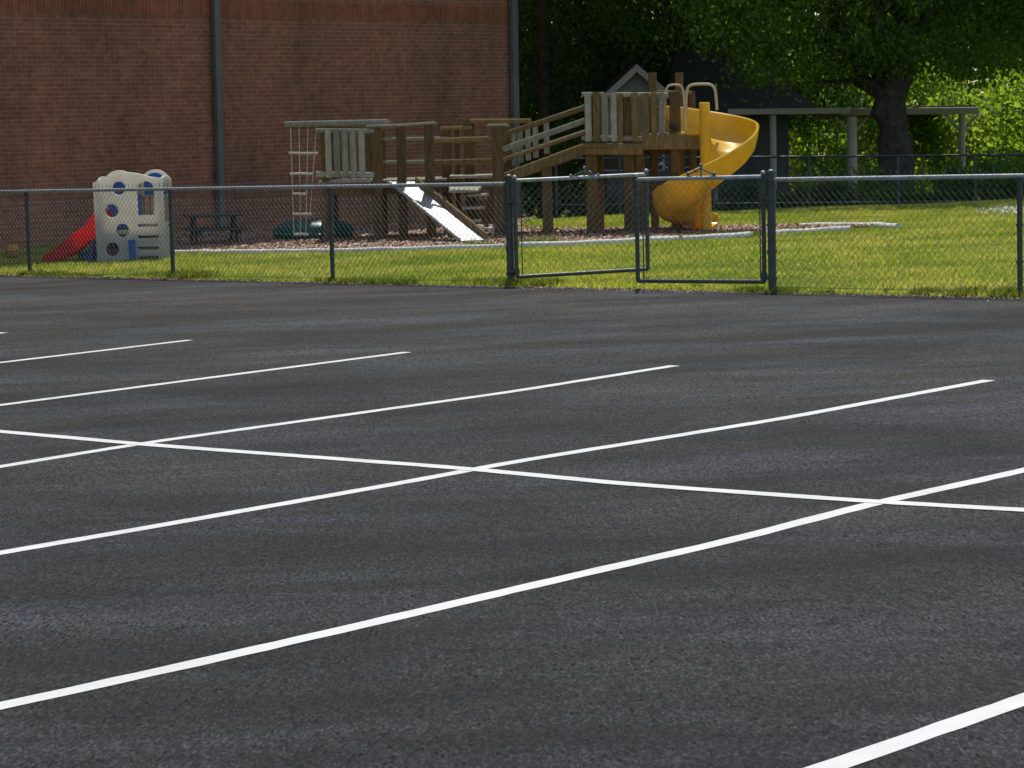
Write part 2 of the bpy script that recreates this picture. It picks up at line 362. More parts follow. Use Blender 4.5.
# ------------------------------------------------------------------ ground
fpost = [Gp(30, 274.5), Gp(174, 278.3), Gp(333.5, 281.0), Gp(512, 284.0), Gp(774, 290.5), Gp(1021, 296.5)]
f0 = Gp(30, 274.5); f1 = Gp(1021, 296.5)
fd = Vector((f1.x-f0.x, f1.y-f0.y, 0)).normalized(); fn = Vector((fd.y, -fd.x, 0))   # fn points away or toward us
if fn.y > 0: fn = -fn
def on_fence(px):   # point of the fence line under pixel column px
    d = ray(px, 284); k = d.x/d.y
    # solve f0 + t fd with x = k*y
    t = (k*f0.y - f0.x)/(fd.x - k*fd.y); x = f0.x+t*fd.x; y = f0.y+t*fd.y
    return gv(x, y)
def ground_sheet():
    xs = np.concatenate([[-400, -150, -60], np.arange(-30, 31, 1.5), [60, 150, 400]])
    ys = np.concatenate([[-300, -100, -30, 0, 12], np.arange(18, 70, 1.3), [80, 100, 150, 300, 900]])
    b = MB(); nx = len(xs)
    for y in ys:
        for x in xs: b.v.append((float(x), float(y), float(gz(x, y))))
    for j in range(len(ys)-1):
        for i in range(nx-1):
            a = j*nx+i; b.f.append((a, a+1, a+nx+1, a+nx))
    o = b.build('lawn', 'lawn', smooth=True); tag(o, kind='structure')
ground_sheet()
def lot():
    rs = random.Random(3)
    e0 = f0 + fn*0.28; pts = []
    t = -30.0
    while t < 42:
        j = 0.05*math.sin(t*1.7)+0.03*math.sin(t*5.1+1)+rs.uniform(-.025, .025)
        p = e0 + fd*t + fn*j; pts.append((p.x, p.y)); t += 0.22
    # strips running from the edge towards and behind the camera
    b = MB(); n = len(pts); rows = [0, 1, 6, 20, 45, 75]
    for k in rows:
        for (x, y) in pts:
            X, Y = x+fn.x*k, y+fn.y*k; b.v.append((X, Y, float(GS*np.clip(X, -30, 30))+0.010))
    for r_ in range(len(rows)-1):
        for i in range(n-1):
            a = r_*n+i; b.f.append((a, a+1, a+n+1, a+n))
    m0 = len(b.v)                 # broken outer edge
    for (x, y) in pts: b.v.append((x-fn.x*0.05, y-fn.y*0.05, float(GS*np.clip(x, -30, 30))-0.03))
    for i in range(n-1): b.f.append((m0+i, m0+i+1, i+1, i))
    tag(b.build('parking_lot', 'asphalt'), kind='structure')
lot()
def stripe(pxs, w=0.094, ext0=0, ext1=0):
    P = [Gp(*p, 0.012) for p in pxs]
    if ext0: P.insert(0, P[0] + (P[0]-P[1]).normalized()*ext0)
    if ext1: P.append(P[-1] + (P[-1]-P[-2]).normalized()*ext1)
    Q = []
    for a, c in zip(P[:-1], P[1:]):
        k = max(2, int((c-a).length/0.09)); Q += [a.lerp(c, i/k) for i in range(k)]
    Q.append(P[-1])
    for _ in range(10): Q = [Q[0]]+[(Q[i-1]+Q[i]*2+Q[i+1])/4 for i in range(1, len(Q)-1)]+[Q[-1]]
    b = MB(); rs = random.Random(len(pxs)*7+int(pxs[0][1])); off = 0
    for i, p in enumerate(Q):
        d = (Q[min(i+1, len(Q)-1)]-Q[max(i-1, 0)]); d.z = 0; d.normalize(); s = Vector((d.y, -d.x, 0))
        for sg in (-1, 1):
            q = p + s*sg*(w/2+rs.uniform(-.0035, .0035)); b.v.append((q.x, q.y, GS*q.x+0.012))
    for i in range(len(Q)-1): b.f.append((2*i, 2*i+1, 2*i+3, 2*i+2))
    tag(b.build('parking_line', 'paint'), kind='structure')
stripe([(0, 333), (4, 332.4)], ext0=6)
stripe([(0, 362.5), (190, 340)], ext0=6)
stripe([(0, 405), (200, 378.8), (407.5, 352)], ext0=6)
stripe([(0, 466.5), (140, 443.5), (512, 391.5), (674.5, 365.5)], ext0=5)
stripe([(0, 552.7), (156, 526), (400, 483), (512, 462), (782, 418.5), (989, 380)], ext0=4)
stripe([(0, 705.8), (211, 659.7), (306.6, 637.4), (400, 616), (574, 575.7), (640, 560.4), (717.7, 543.7), (874, 503), (975.5, 481), (1024, 470)], ext0=3, ext1=2)
stripe([(825, 768), (1024, 699.5)], ext0=3, ext1=4)
def cross_line():
    global GS_off
    stripe([(0, 431.5), (150, 445), (465, 468.5), (624, 484), (878, 502), (1024, 510)], ext0=12, ext1=5)
    o = [x for x in COL.objects if x.name.startswith('parking_line')][-1]
    for v in o.data.vertices: v.co.z += 0.0015
cross_line()

# mulch bed, edging and loose chips
WA = R(40); wd = Vector((math.sin(WA), math.cos(WA), 0)); wn = Vector((wd.y, -wd.x, 0))      # school wall direction and outward normal
wb = Gp(212, 231.5)
def wall_at(t): return Vector((wb.x+wd.x*t, wb.y+wd.y*t, 0))
front = [(170, 252.5), (330, 251), (420, 249), (500, 246.8), (560, 245), (620, 243), (690, 239), (725, 237), (760, 234.5), (800, 231.5), (850, 228.8), (895, 226.3)]
back = [(872, 225.0), (835, 225.2), (790, 226.2), (740, 227), (690, 228), (640, 229), (560, 230), (520, 228)]
FP = [Gp(*p) for p in front]; BP = [Gp(*p) for p in back]
bed_poly = [(p.x, p.y) for p in FP+BP] + [(wall_at(9).x, wall_at(9).y), (wall_at(-1).x, wall_at(-1).y)]
def inside(poly, x, y):
    x = np.asarray(x); y = np.asarray(y); r = np.zeros(x.shape, bool); n = len(poly)
    for i in range(n):
        x0, y0 = poly[i]; x1, y1 = poly[(i+1) % n]
        c = ((y0 > y) != (y1 > y)) & (x < (x1-x0)*(y-y0)/((y1-y0) if y1 != y0 else 1e-9)+x0)
        r ^= c
    return r
def bed():
    bm = bmesh.new(); vs = [bm.verts.new((x, y, float(gz(x, y))+0.02)) for x, y in bed_poly]
    f = bm.faces.new(vs); bmesh.ops.triangulate(bm, faces=[f]); bmesh.ops.recalc_face_normals(bm, faces=bm.faces[:])
    for ff in bm.faces:
        if ff.normal.z < 0: ff.normal_flip()
    me = bpy.data.meshes.new('mulch_bed'); bm.to_mesh(me); bm.free(); me.materials.append(M['mulch'])
    o = bpy.data.objects.new('mulch_bed', me); COL.objects.link(o); tag(o, kind='structure')
bed()
def scatter_poly(n, x0, x1, y0, y1, keep):
    out = np.zeros((0, 2))
    while len(out) < n:
        p = np.column_stack([rng.uniform(x0, x1, n), rng.uniform(y0, y1, n)]); p = p[keep(p[:, 0], p[:, 1])]; out = np.vstack([out, p])
    return out[:n]
def chips():
    n = 42000; p = scatter_poly(n, -6, 7, 34, 45, lambda x, y: inside(bed_poly, x, y))
    z = gz(p[:, 0], p[:, 1])+0.02+rng.uniform(0.004, 0.02, n)
    c = np.column_stack([p, z]); th = rng.uniform(0, 2*np.pi, n)
    L = rng.uniform(0.010, 0.032, n); W = rng.uniform(0.005, 0.013, n)
    d = np.column_stack([np.cos(th), np.sin(th), rng.normal(0, 0.35, n)]); s = np.column_stack([-np.sin(th), np.cos(th), rng.normal(0, 0.35, n)])
    quad = np.stack([c-d*L[:, None]-s*W[:, None], c+d*L[:, None]-s*W[:, None], c+d*L[:, None]+s*W[:, None], c-d*L[:, None]+s*W[:, None]], 1)
    o = np_mesh('wood_chips', quad.reshape(-1, 3), 4, 'chip'); tag(o, 'loose reddish brown wood chips covering the playground bed', kind='stuff'); o['category'] = 'mulch'
chips()
def edging(pts, r, label):
    P = [Gp(p[0], p[1]+1.6) for p in pts]
    t = thing('bed_edging', P[0], label, 'edging', 'pale edging round the mulch bed')
    b = MB(); Q = []
    for a, c in zip(P[:-1], P[1:]):
        k = max(2, int((c-a).length/0.25)); Q += [a.lerp(c, i/k) for i in range(k)]
    Q.append(P[-1])
    b.tube([q+Vector((0, 0, r*0.25+random.uniform(-.008, .008))) for q in Q], [r*random.uniform(.93, 1.05) for q in Q], 10)
    b.build('edging_log', 'edging', t)
edging([(172, 252.4), (330, 250.9), (505, 246.8)], 0.05, 'long thin pale edging strip from the toy climber to the steel slide foot')
edging([(520, 246.5), (575, 244.6), (620, 242.6), (678, 239.4)], 0.062, 'thick round pale edging log in front of the ramp and tower posts')
edging([(682, 239.6), (715, 237.5), (750, 235.2)], 0.055, 'short pale edging piece with grass over it by the yellow slide')
edging([(772, 233.4), (805, 231), (850, 228.8)], 0.05, 'pale edging strip just beyond the thick gate post on lawn')
edging([(800, 225.8), (835, 225.1), (868, 225.1), (898, 226.6)], 0.055, 'curved pale edging closing the far pointed tip of the mulch bed')

# grass blades
far_edge = 44.5
def lawn_keep(x, y):
    d = (x-f0.x)*fn.x + (y-f0.y)*fn.y      # >0 towards the asphalt
    side = (x-wb.x)*wn.x + (y-wb.y)*wn.y
    return (d < 0.26) & (~inside(bed_poly, x, y)) & (np.abs(x) < y*0.25+3.5) & (side > 0.1)
def blades(name, p, hmin, hmax, w, mat, label):
    n = len(p); z = gz(p[:, 0], p[:, 1]); th = rng.uniform(0, 2*np.pi, n)
    h = rng.uniform(hmin, hmax, n); patch = 0.75+0.35*np.sin(p[:, 0]*1.3+np.sin(p[:, 1]*0.9)*2)*np.sin(p[:, 1]*1.1+p[:, 0]*0.4); h = h*patch
    c = np.column_stack([p, z-0.003]); s = np.column_stack([np.cos(th), np.sin(th), np.zeros(n)])*(w*rng.uniform(.6, 1.3, n))[:, None]
    lean = rng.normal(0, 0.45, (n, 2))*h[:, None]
    tip = c + np.column_stack([lean, h])
    tri = np.stack([c-s, c+s, tip], 1).reshape(-1, 3)
    o = np_mesh(name, tri, 3, mat); tag(o, label, kind='stuff'); o['category'] = 'grass'
P1 = scatter_poly(330000, -15, 15, 12, far_edge, lawn_keep)
blades('lawn_grass', P1, 0.025, 0.07, 0.006, 'blade', 'short sunlit green and straw coloured lawn grass')
def edge_keep(x, y):
    d = (x-f0.x)*fn.x + (y-f0.y)*fn.y
    clump = np.sin(x*5.3+y*2.1)+np.sin(x*11.7-y*7.3)+np.sin(x*2.2+y*3.7)
    return (d < 0.34) & (d > -0.25) & (clump > 1.15) & (np.abs(x) < y*0.215+1.2)
P2 = scatter_poly(11000, -12, 12, 19, 40, edge_keep)
blades('fence_weeds', P2, 0.04, 0.10, 0.011, 'weed', 'longer ragged grass along the fence foot at the asphalt edge')
def grit():
    n = 9000; t = rng.uniform(-14, 20, n); k = np.abs(rng.normal(0, .10, n))-.03
    e0 = f0 + fn*.28; x = e0.x+fd.x*t+fn.x*k; y = e0.y+fd.y*t+fn.y*k
    c = np.column_stack([x, y, GS*x+.014]); rr = rng.uniform(.003, .013, n)[:, None]; th = rng.uniform(0, 6.28, n)
    a = np.column_stack([np.cos(th), np.sin(th), rng.normal(0, .3, n)])*rr; b2 = np.column_stack([-np.sin(th), np.cos(th), rng.uniform(.2, 1.2, n)])*rr
    tag(np_mesh('edge_grit', np.stack([c-a, c+a, c+b2], 1).reshape(-1, 3), 3, 'chip'), 'crumbs of soil and clippings along the broken asphalt edge', kind='stuff')['category'] = 'grit'
grit()
def tufts():
    P = []
    for (px, py, k, s) in ((527, 247, 260, .16), (545, 246, 120, .12), (477, 248, 120, .12), (640, 242, 60, .1), (700, 239, 300, .2), (722, 237.5, 320, .2), (740, 237, 160, .15), (196, 279, 160, .12), (820, 229.5, 160, .3), (860, 228, 160, .3)):
        g = Gp(px, py); P.append(np.column_stack([rng.normal(g.x, s, k), rng.normal(g.y, s*.5, k)]))
    blades('edging_weeds', np.vstack(P), 0.08, 0.17, 0.011, 'weed', 'taller weeds growing over the pale edging')
tufts()
def flowers():
    g = Gp(1006, 214.5); n = 170
    p = np.column_stack([rng.normal(g.x, .17, n), rng.normal(g.y, .35, n)])
    z = gz(p[:, 0], p[:, 1])+rng.uniform(.03, .11, n); c = np.column_stack([p, z]); r = rng.uniform(.008, .022, n)[:, None]
    th = rng.uniform(0, 6.28, n); s = np.column_stack([np.cos(th), np.sin(th), rng.normal(0, .3, n)])*r; u = np.column_stack([-np.sin(th), np.cos(th), rng.normal(0, .8, n)])*r
    tag(np_mesh('white_clover', np.stack([c-s-u, c+s-u, c+s+u, c-s+u], 1).reshape(-1, 3), 4, 'flower'), 'pale patch of small white clover flowers in the lawn', kind='stuff')['category'] = 'flowers'
flowers()

# ------------------------------------------------------------------ school building
def school():
    H = 12.9; T1 = None
    # right-hand corner lies under pixel column 519.5
    d = ray(519.5, 130); k = d.x/d.y
    t1 = (k*wb.y - wb.x)/(wd.x - k*wd.y); t0 = -26.0
    o = thing('school_building', wall_at(0)+Vector((0, 0, float(gz(wb.x, wb.y)))), 'long dark red brick building with downspouts standing in its own shade', 'building')
    LEAN = 0.008
    def P(t, z, off=0.0): 
        q = wall_at(t) + wn*off; return (q.x + LEAN*(z-1.0), q.y, z)
    ref = Vector(P(0, 0)); 
    # heights of the soldier band from the survey at column 250
    dd = ray(250, 17.3); kk = dd.x/dd.y; tb = (kk*wb.y - wb.x)/(wd.x - kk*wd.y); yb = wall_at(tb).y
    zb = CAMZ + dd.z*yb/dd.y; zt = zb + 0.292
    def quad(z0, z1, off, sold=False, ta=t0, tb_=t1):
        b = MB(); b.v = [P(ta, z0, off), P(tb_, z0, off), P(tb_, z1, off), P(ta, z1, off)]; b.f = [(0, 1, 2, 3)]
        if sold: b.uv = [(z0-zb, ta), (z0-zb, tb_), (z1-zb, tb_), (z1-zb, ta)]
        else: b.uv = [(ta, z0-zb), (tb_, z0-zb), (tb_, z1-zb), (ta, z1-zb)]
        return b
    D = 14.0
    def shell(z0, z1, off):   # front, end, back, other end
        b = quad(z0, z1, off)
        e = [P(t1, z0, off), P(t1, z0, -D), P(t1, z1, -D), P(t1, z1, off)]; b.v += e; b.f.append((4, 5, 6, 7)); b.uv += [(0.1, z0-zb), (D+.1, z0-zb), (D+.1, z1-zb), (0.1, z1-zb)]
        e = [P(t1, z0, -D), P(t0, z0, -D), P(t0, z1, -D), P(t1, z1, -D)]; b.v += e; b.f.append((8, 9, 10, 11)); b.uv += [(0, z0-zb), (30, z0-zb), (30, z1-zb), (0, z1-zb)]
        e = [P(t0, z0, -D), P(t0, z0, off), P(t0, z1, off), P(t0, z1, -D)]; b.v += e; b.f.append((12, 13, 14, 15)); b.uv += [(0, z0-zb), (D, z0-zb), (D, z1-zb), (0, z1-zb)]
        return b
    shell(-2.5, zb, 0).build('wall', 'brick', o)
    shell(zt, H, 0).build('wall', 'brick', o)
    # soldier band stands 12 mm proud
    b = quad(zb, zt, 0.012, True)
    v = [P(t1, zb, 0.012), P(t1, zb, -D), P(t1, zt, -D), P(t1, zt, 0.012)]
    b.v += v; b.f.append((4, 5, 6, 7)); b.uv += [(0, 0), (0, D), (.292, D), (.292, 0)]
    b.v += [P(t0, zb, 0), P(t1, zb, 0), P(t1, zb, 0.012), P(t0, zb, 0.012)]; b.f.append((8, 9, 10, 11)); b.uv += [(0, 0)]*4
    b.v += [P(t0, zt, 0.012), P(t1, zt, 0.012), P(t1, zt, 0), P(t0, zt, 0)]; b.f.append((12, 13, 14, 15)); b.uv += [(0, 0)]*4
    b.build('soldier_course', 'soldier', o)
    r = MB(); r.hexa([P(t0-.1, H, .12), P(t1+.1, H, .12), P(t1+.1, H, -D-.1), P(t0-.1, H, -D-.1), P(t0-.1, H+.25, .12), P(t1+.1, H+.25, .12), P(t1+.1, H+.25, -D-.1), P(t0-.1, H+.25, -D-.1)])
    r.build('roof', 'downpipe', o)
    def pipe(px, w):
        d = ray(px, 130); k = d.x/d.y; t = (k*wb.y - wb.x)/(wd.x - k*wd.y)
        b = MB(); b.bar(P(t, -0.35, .085), P(t, H-.02, .085), w, w*.8, side=wd, bev=.012); pp = b.build('downspout', 'downpipe', o)
        for z in (0.9, 2.7, 4.6, 7.2): s = MB(); s.bar(P(t-w*.75, z, .03), P(t+w*.75, z, .03), .05, .06); s.build('strap', 'downpipe', pp)
    pipe(215, .13); pipe(511.5, .145)
school()

# ------------------------------------------------------------------ chain link fences and gates
def mesh_wire(b, a, c, z0, z1, r=0.0021, cell=0.037, barb=0.03):
    """woven wires between ground points a and c (Vectors), from z0 to z1 above each ground point"""
    a = Vector(a); c = Vector(c); d = c-a; L = math.hypot(d.x, d.y); t = Vector((d.x/L, d.y/L, 0)); n = Vector((t.y, -t.x, 0))
    cols = int(L/cell); rows = int((z1-z0)/cell); offs = [n*r*1.15, n*(-r*.6)+t*r, n*(-r*.6)-t*r]
    for i in range(cols):
        pts = []
        for j in range(rows+1):
            s = (i + (j+i) % 2)*cell; g = a + d*(min(s, L)/L)
            pts.append(g + Vector((0, 0, z0 + (z1-z0)*j/rows)) + n*(0.0022 if j % 2 else -0.0022))
        # twisted barb that stands above the rail
        e = pts[-1]; pts.append(e + Vector((t.x*random.uniform(-.012, .012), t.y*random.uniform(-.012, .012), barb*random.uniform(.6, 1.1))))
        base = len(b.v)
        for p in pts:
            for o_ in offs: b.v.append((p.x+o_.x, p.y+o_.y, p.z+o_.z))
        for j in range(len(pts)-1):
            for k in range(3):
                q = base+j*3; b.f.append((q+k, q+(k+1) % 3, q+3+(k+1) % 3, q+3+k))
RAIL = 1.045
def post_mb(p, h, r):
    b = MB(); b.tube([p+Vector((0, 0, -.15)), p+Vector((0, 0, h))], r, 12); return b
def cap_mb(p, h, r):
    b = MB(); b.ball(p+Vector((0, 0, h+r*.25)), r*1.18, 12, 8, .8); return b
def band(b, p, z, r): b.tube([p+Vector((0, 0, z-.014)), p+Vector((0, 0, z+.014))], r*1.25, 12)
def fence(pts, big, label, end_extra):
    """pts = post foot points in order; big = indices of the terminal posts"""
    o = thing('chain_link_fence', pts[0], label, 'fence', 'chain link fence round the playground')
    for i, p in enumerate(pts):
        r = .039 if i in big else .025; h = RAIL+.055 if i in big else RAIL-.01
        po = post_mb(p, h, r).build('post', 'fencepaint', o)
        if i in big:
            cap_mb(p, h, r*.95).build('post_cap', 'fencepaint', po)
            for z in (.12, .37, .62, .87, RAIL):
                bb = MB(); band(bb, p, z, r); bb.build('tension_band', 'fencepaint', po)
        else:
            for z in (.3, .62, .85, RAIL-.03):
                bb = MB(); band(bb, p, z, .0255); bb.build('tie_band', 'fencepaint', po)
    b = MB()
    for p, q in zip(pts[:-1], pts[1:]): b.tube([p+Vector((0, 0, RAIL)), q+Vector((0, 0, RAIL))], .0205, 10)
    b.build('top_rail', 'steel', o)
    m = MB()
    off = fn*0.032
    for p, q in zip(pts[:-1], pts[1:]): mesh_wire(m, p+off, q+off, .03, RAIL+.03, barb=.042)
    m.build('wire_mesh', 'wire', o, smooth=False)
    w = MB(); w.tube([pts[0]+off+Vector((0, 0, .04)), pts[-1]+off+Vector((0, 0, .04))], .003, 5); w.build('tension_wire', 'wire', o)
    return o
left_pts = [on_fence(x) for x in (-545, -330, -125, 30.5, 173.5, 333, 511)]
right_pts = [on_fence(x) for x in (772.5, 1020, 1300, 1620, 2020)]
fence(left_pts, (6,), 'long grey chain link fence run in front of the brick building and toy climber', 0)
fence(right_pts, (0,), 'grey chain link fence run in front of the open lawn beyond the yellow slide', 0)
def gate(p, q, label, lw, latch):
    """leaf between ground points p (hinge) and q (free end)"""
    o = thing('fence_gate', p, label, 'gate', 'leaves of the double chain link gate')
    d = (q-p); d.z = 0; L = d.length; d.normalize(); z0, z1 = .085, RAIL+.03
    c = [p+Vector((0, 0, z0)), p+Vector((0, 0, z1)), q+Vector((0, 0, z1)), q+Vector((0, 0, z0))]
    fr = MB(); fr.tube([c[0], c[1]+Vector((0, 0, .03))], .021, 10); fr.build('hinge_stile', 'fencepaint', o)
    fr = MB(); fr.tube([c[3], c[2]+Vector((0, 0, .03))], .021, 10); fr.build('free_stile', 'fencepaint', o)
    fr = MB(); fr.tube([c[1], c[2]], .0195, 10); fr.build('top_rail', 'steel', o)
    fr = MB(); fr.tube([c[0], c[3]], .0205, 10); fr.build('bottom_rail', 'fencepaint', o)
    for cc in c[1:3]: ob = MB(); ob.ball(cc+Vector((0, 0, .035)), .024, 10, 6); ob.build('stile_cap', 'steel', o)
    n = Vector((d.y, -d.x, 0)); m = MB(); mesh_wire(m, p+d*.03+n*.022, q-d*.03+n*.022, z0+.01, z1-.01, barb=.02); m.build('wire_mesh', 'wire', o, smooth=False)
    for e in (p+d*.055, q-d*.055): tb = MB(); tb.tube([e+n*.022+Vector((0, 0, z0+.02)), e+n*.022+Vector((0, 0, z1-.02))], .006, 6); tb.build('tension_bar', 'fencepaint', o)
    # fork latch standing on the top rail
    a = p + d*latch + Vector((0, 0, z1)); l = MB()
    w = .15
    l.tube([a-d*w+Vector((0, 0, .02)), a+Vector((0, 0, .085)), a+d*w+Vector((0, 0, .02))], .008, 6)
    l.tube([a+Vector((0, 0, 0)), a+Vector((0, 0, .105))], .009, 6)
    for e in (a-d*w+Vector((0, 0, .03)), a+d*w+Vector((0, 0, .03)), a+Vector((0, 0, .11)), a+d*.06+Vector((0, 0, .06))): l.ball(e, .02, 8, 6)
    l.build('fork_latch', 'wire', o)
    for z in (.14, .86): hg = MB(); hg.bar(p-d*.10+Vector((0, 0, z)), p+d*.03+Vector((0, 0, z)), .03, .03); hg.tube([p+Vector((0, 0, z-.035)), p+Vector((0, 0, z+.035))], .028, 10); hg.build('hinge', 'fencepaint', o)
g1 = on_fence(517); g2 = on_fence(764.5)
e1 = A(648, 270, 27.8); e1.z = float(gz(e1.x, e1.y)); e2 = A(638, 280, 25.95); e2.z = float(gz(e2.x, e2.y))
gate(g1, e1, 'chain link gate leaf swung inward, hinged on the post before the wooden ramp', .13, .76)
gate(g2, e2, 'nearer chain link gate leaf hinged on the thick post beside the yellow slide', .13, .70)

# ------------------------------------------------------------------ wooden play structure
PSY = lambda px: 39.0 - 0.00378*(px-330)
def play():
    root_p = Gp(470, 238)
    o = thing('play_structure', root_p, 'brown wooden play structure with two decks, ramp, steel slide and yellow spiral slide', 'playground')
    DB = 1.35
    def Fp(px, py, db=0.0): return A(px, py, PSY(px)+db)
    def post(px, ytop, w, db=0.0, mat='post', name='post', py_mid=None, zb=None):
        t = Fp(px, (ytop+190)/2, db); top = Fp(px, ytop, db)
        b = MB(); z0 = float(gz(t.x, t.y))-.15 if zb is None else zb
        b.bar((t.x, t.y, z0), (t.x, t.y, top.z), w, w, side=(1, 0, 0), bev=.012); return b.build(name, mat, o)
    def rail(a, c, h, th, db=0.0, mat='brown', name='rail', parent=None):
        b = MB(); b.bar(Fp(*a, db), Fp(*c, db), th, h, bev=min(.016, th*.42)); return b.build(name, mat, parent or o)
    def picket(px, y0, y1, w, db, mat, parent, name='picket'):
        t = Fp(px, y0, db); q = Fp(px, y1, db); x = (t.x+q.x)/2
        b = MB(); b.bar((x, t.y, q.z), (x, t.y, t.z), w, .022, side=(1, 0, 0), bev=.004); return b.build(name, mat, parent)
    # posts of the low deck (front and back)
    for px, yt, w in ((326, 129, .135), (377, 126.5, .15), (401.5, 127, .135), (429.5, 125, .14), (498, 126, .165)): post(px, yt, w)
    for px, yt, w in ((333, 131, .13), (382, 129, .13), (446.5, 127, .14), (457.5, 129, .07), (470, 120, .17), (507, 126, .14)): post(px, yt, w, DB)
    # beam reaching out over the net
    rail((285, 124.3), (388, 121.8), .085, .09, .03, 'grey', 'overhead_beam')
    rail((287, 126), (392, 124), .08, .05, DB, 'brown', 'overhead_beam')
    b = MB(); b.bar(Fp(368, 126.2, -.03), Fp(404, 125.0, -.03), .14, .042); b.bar(Fp(404, 125.0, -.03), Fp(435, 122.8, -.03), .14, .042); b.build('cap_rail', 'grey', o)
    # picket panel
    pn = rail((316, 130.5), (374, 131), .065, .035, -.10, 'grey', 'rail'); pn2 = rail((316, 174.2), (374, 175), .085, .035, -.10, 'grey', 'rail')
    for i, px in enumerate((328.3, 336.8, 345, 353.3, 361.8)): picket(px, 129, 177.5, .088, -.13, 'grey', o)
    for i, px in enumerate((330, 340, 350, 360, 369)): picket(px, 131, 177, .085, DB+.08, 'brown', o)
    # back rails and middle rails
    for y in (139, 162): rail((383, y), (447, y-1), .05, .04, DB-.09, 'grey', 'rail')
    for y0, y1 in ((140.5, 138.5), (162.3, 160.5)): rail((434, y0), (493, y1), .075, .04, -.09, 'brown', 'rail')
    rail((441, 128.5), (472, 127.5), .06, .05, DB-.09, 'brown'); rail((470, 121.3), (531, 120.8), .07, .05, DB-.09, 'brown')
    rail((455, 141), (507, 139), .07, .04, DB-.09, 'brown'); rail((455, 163), (507, 161), .07, .04, DB-.09, 'brown')
    b = MB(); b.bar(Fp(489, 125.5, 0), Fp(508, 125, 0), .2, .04); b.build('cap_rail', 'grey', o)
    # low deck: boards and joists
    zd = Fp(376, 180.5).z
    x0 = Fp(322, 180).x; x1 = Fp(500, 180).x; yf = PSY(330)-.09; yb_ = PSY(500)+DB+.09
    b = MB(); n = 11; 
    for i in range(n):
        y0 = yf-.02+(yf+DB+.2-yf)*i/n; b.box(x0-.05, Fp(446, 180).x, y0, y0+.125, zd-.035, zd)
    b.build('deck', 'grey', o)
    b = MB(); b.box(x0+.02, Fp(446, 180).x-.02, yf+.10, yf+.14, zd-.20, zd-.037); b.box(x0+.02, x1-.02, yf+DB+.0, yf+DB+.04, zd-.20, zd-.037); b.build('joist', 'post', o)
    rail((331, 181.5), (371, 181), .06, .05, -.15, 'grey', 'deck_edge')
    # second landing near the step ladder
    zl = Fp(470, 176).z; xl0 = Fp(449, 176).x; xl1 = Fp(494, 176).x; yl = PSY(470)
    b = MB()
    for i in range(5): b.box(xl0, xl1, yl+.35+i*.19, yl+.35+i*.19+.17, zl-.04, zl)
    b.build('landing', 'grey', o)
    b = MB(); c0 = Fp(449, 182, -.1); c1 = Fp(484, 182, -.1)
    b.hexa([(c0.x, c0.y-.32, c0.z-.15), (c1.x-.08, c0.y-.32, c0.z-.15), (c1.x, c0.y+.30, c0.z-.05), (c0.x, c0.y+.30, c0.z-.05), (c0.x, c0.y-.32, c0.z-.12), (c1.x-.08, c0.y-.32, c0.z-.12), (c1.x, c0.y+.30, c0.z-.02), (c0.x, c0.y+.30, c0.z-.02)])
    b.build('landing', 'grey', o)
    # step ladder down from the landing
    lad = MB(); lad.bar(Fp(472, 186, .5), Fp(462, 234, .0), .04, .10); lo_ = lad.build('step_ladder', 'post', o)
    lad = MB(); lad.bar(Fp(493, 184, .5), Fp(485, 234, .0), .04, .10); lad.build('ladder_rail', 'post', lo_)
    for (a, c, y, db) in ((468, 488, 195.3, .0), (464, 484, 208.2, -.06), (463, 480, 221.2, -.12), (473, 494, 229.2, -.16)):
        s = MB(); p = Fp(a, y, db); q = Fp(c, y-.7, db); s.bar(p, q, .15, .04); s.build('step', 'trim', lo_)  # sunlit step tops painted in with the pale trim colour
    b = MB(); b.bar(Fp(489, 200, DB), Fp(489, 224, DB), .35, .03, side=(1, 0, 0)); b.build('kick_board', 'brown', o)
    # steel slide
    top = Fp(403, 183.5, -.05); bot = Gp(473, 243.8); bot.z += .05
    dd = bot-top; hd = Vector((dd.x, dd.y, 0)).normalized(); sd = Vector((-hd.y, hd.x, 0)); sd = sd if sd.x > 0 else -sd
    path = [top-hd*.18+Vector((0, 0, .03)), top+Vector((0, 0, .02))]+[top+dd*t for t in (.12, .5, .9)]+[bot+hd*.02, bot+hd*.14+Vector((0, 0, .005))]
    b = MB(); hw = .19
    for p in path: b.v += [tuple(p-sd*hw), tuple(p+sd*hw), tuple(p+sd*hw-Vector((0, 0, .015))), tuple(p-sd*hw-Vector((0, 0, .015)))]
    for i in range(len(path)-1):
        for k in range(4): b.f.append((4*i+k, 4*i+4+k, 4*i+4+(k+1) % 4, 4*i+(k+1) % 4))
    b.f += [(0, 1, 2, 3), (4*len(path)-1, 4*len(path)-2, 4*len(path)-3, 4*len(path)-4)]
    sl = b.build('steel_slide', 'slide_metal', o)
    for sg in (-1, 1):
        hh = .15 if sg > 0 else .05; b = MB(); b.bar(top+sd*sg*(hw+.02)+Vector((0, 0, .02)), bot+sd*sg*(hw+.02)+Vector((0, 0, .02)), .04, hh); b.build('side_rail', 'brown' if sg > 0 else 'steel', sl)
    # rope net under the beam
    nt = MB(); YN = PSY(300)+.03
    for xt, xb, yb2 in ((290.5, 294, 236), (299, 300.5, 236), (308, 306, 236), (316.5, 310, 216)):
        pts = [A(xt+(xb-xt)*k/8, 125+(yb2-125)*k/8, YN+.015*math.sin(k*1.3+xt)) for k in range(9)]; nt.tube(pts, .0075, 5)
    no = nt.build('rope_net', 'rope', o)
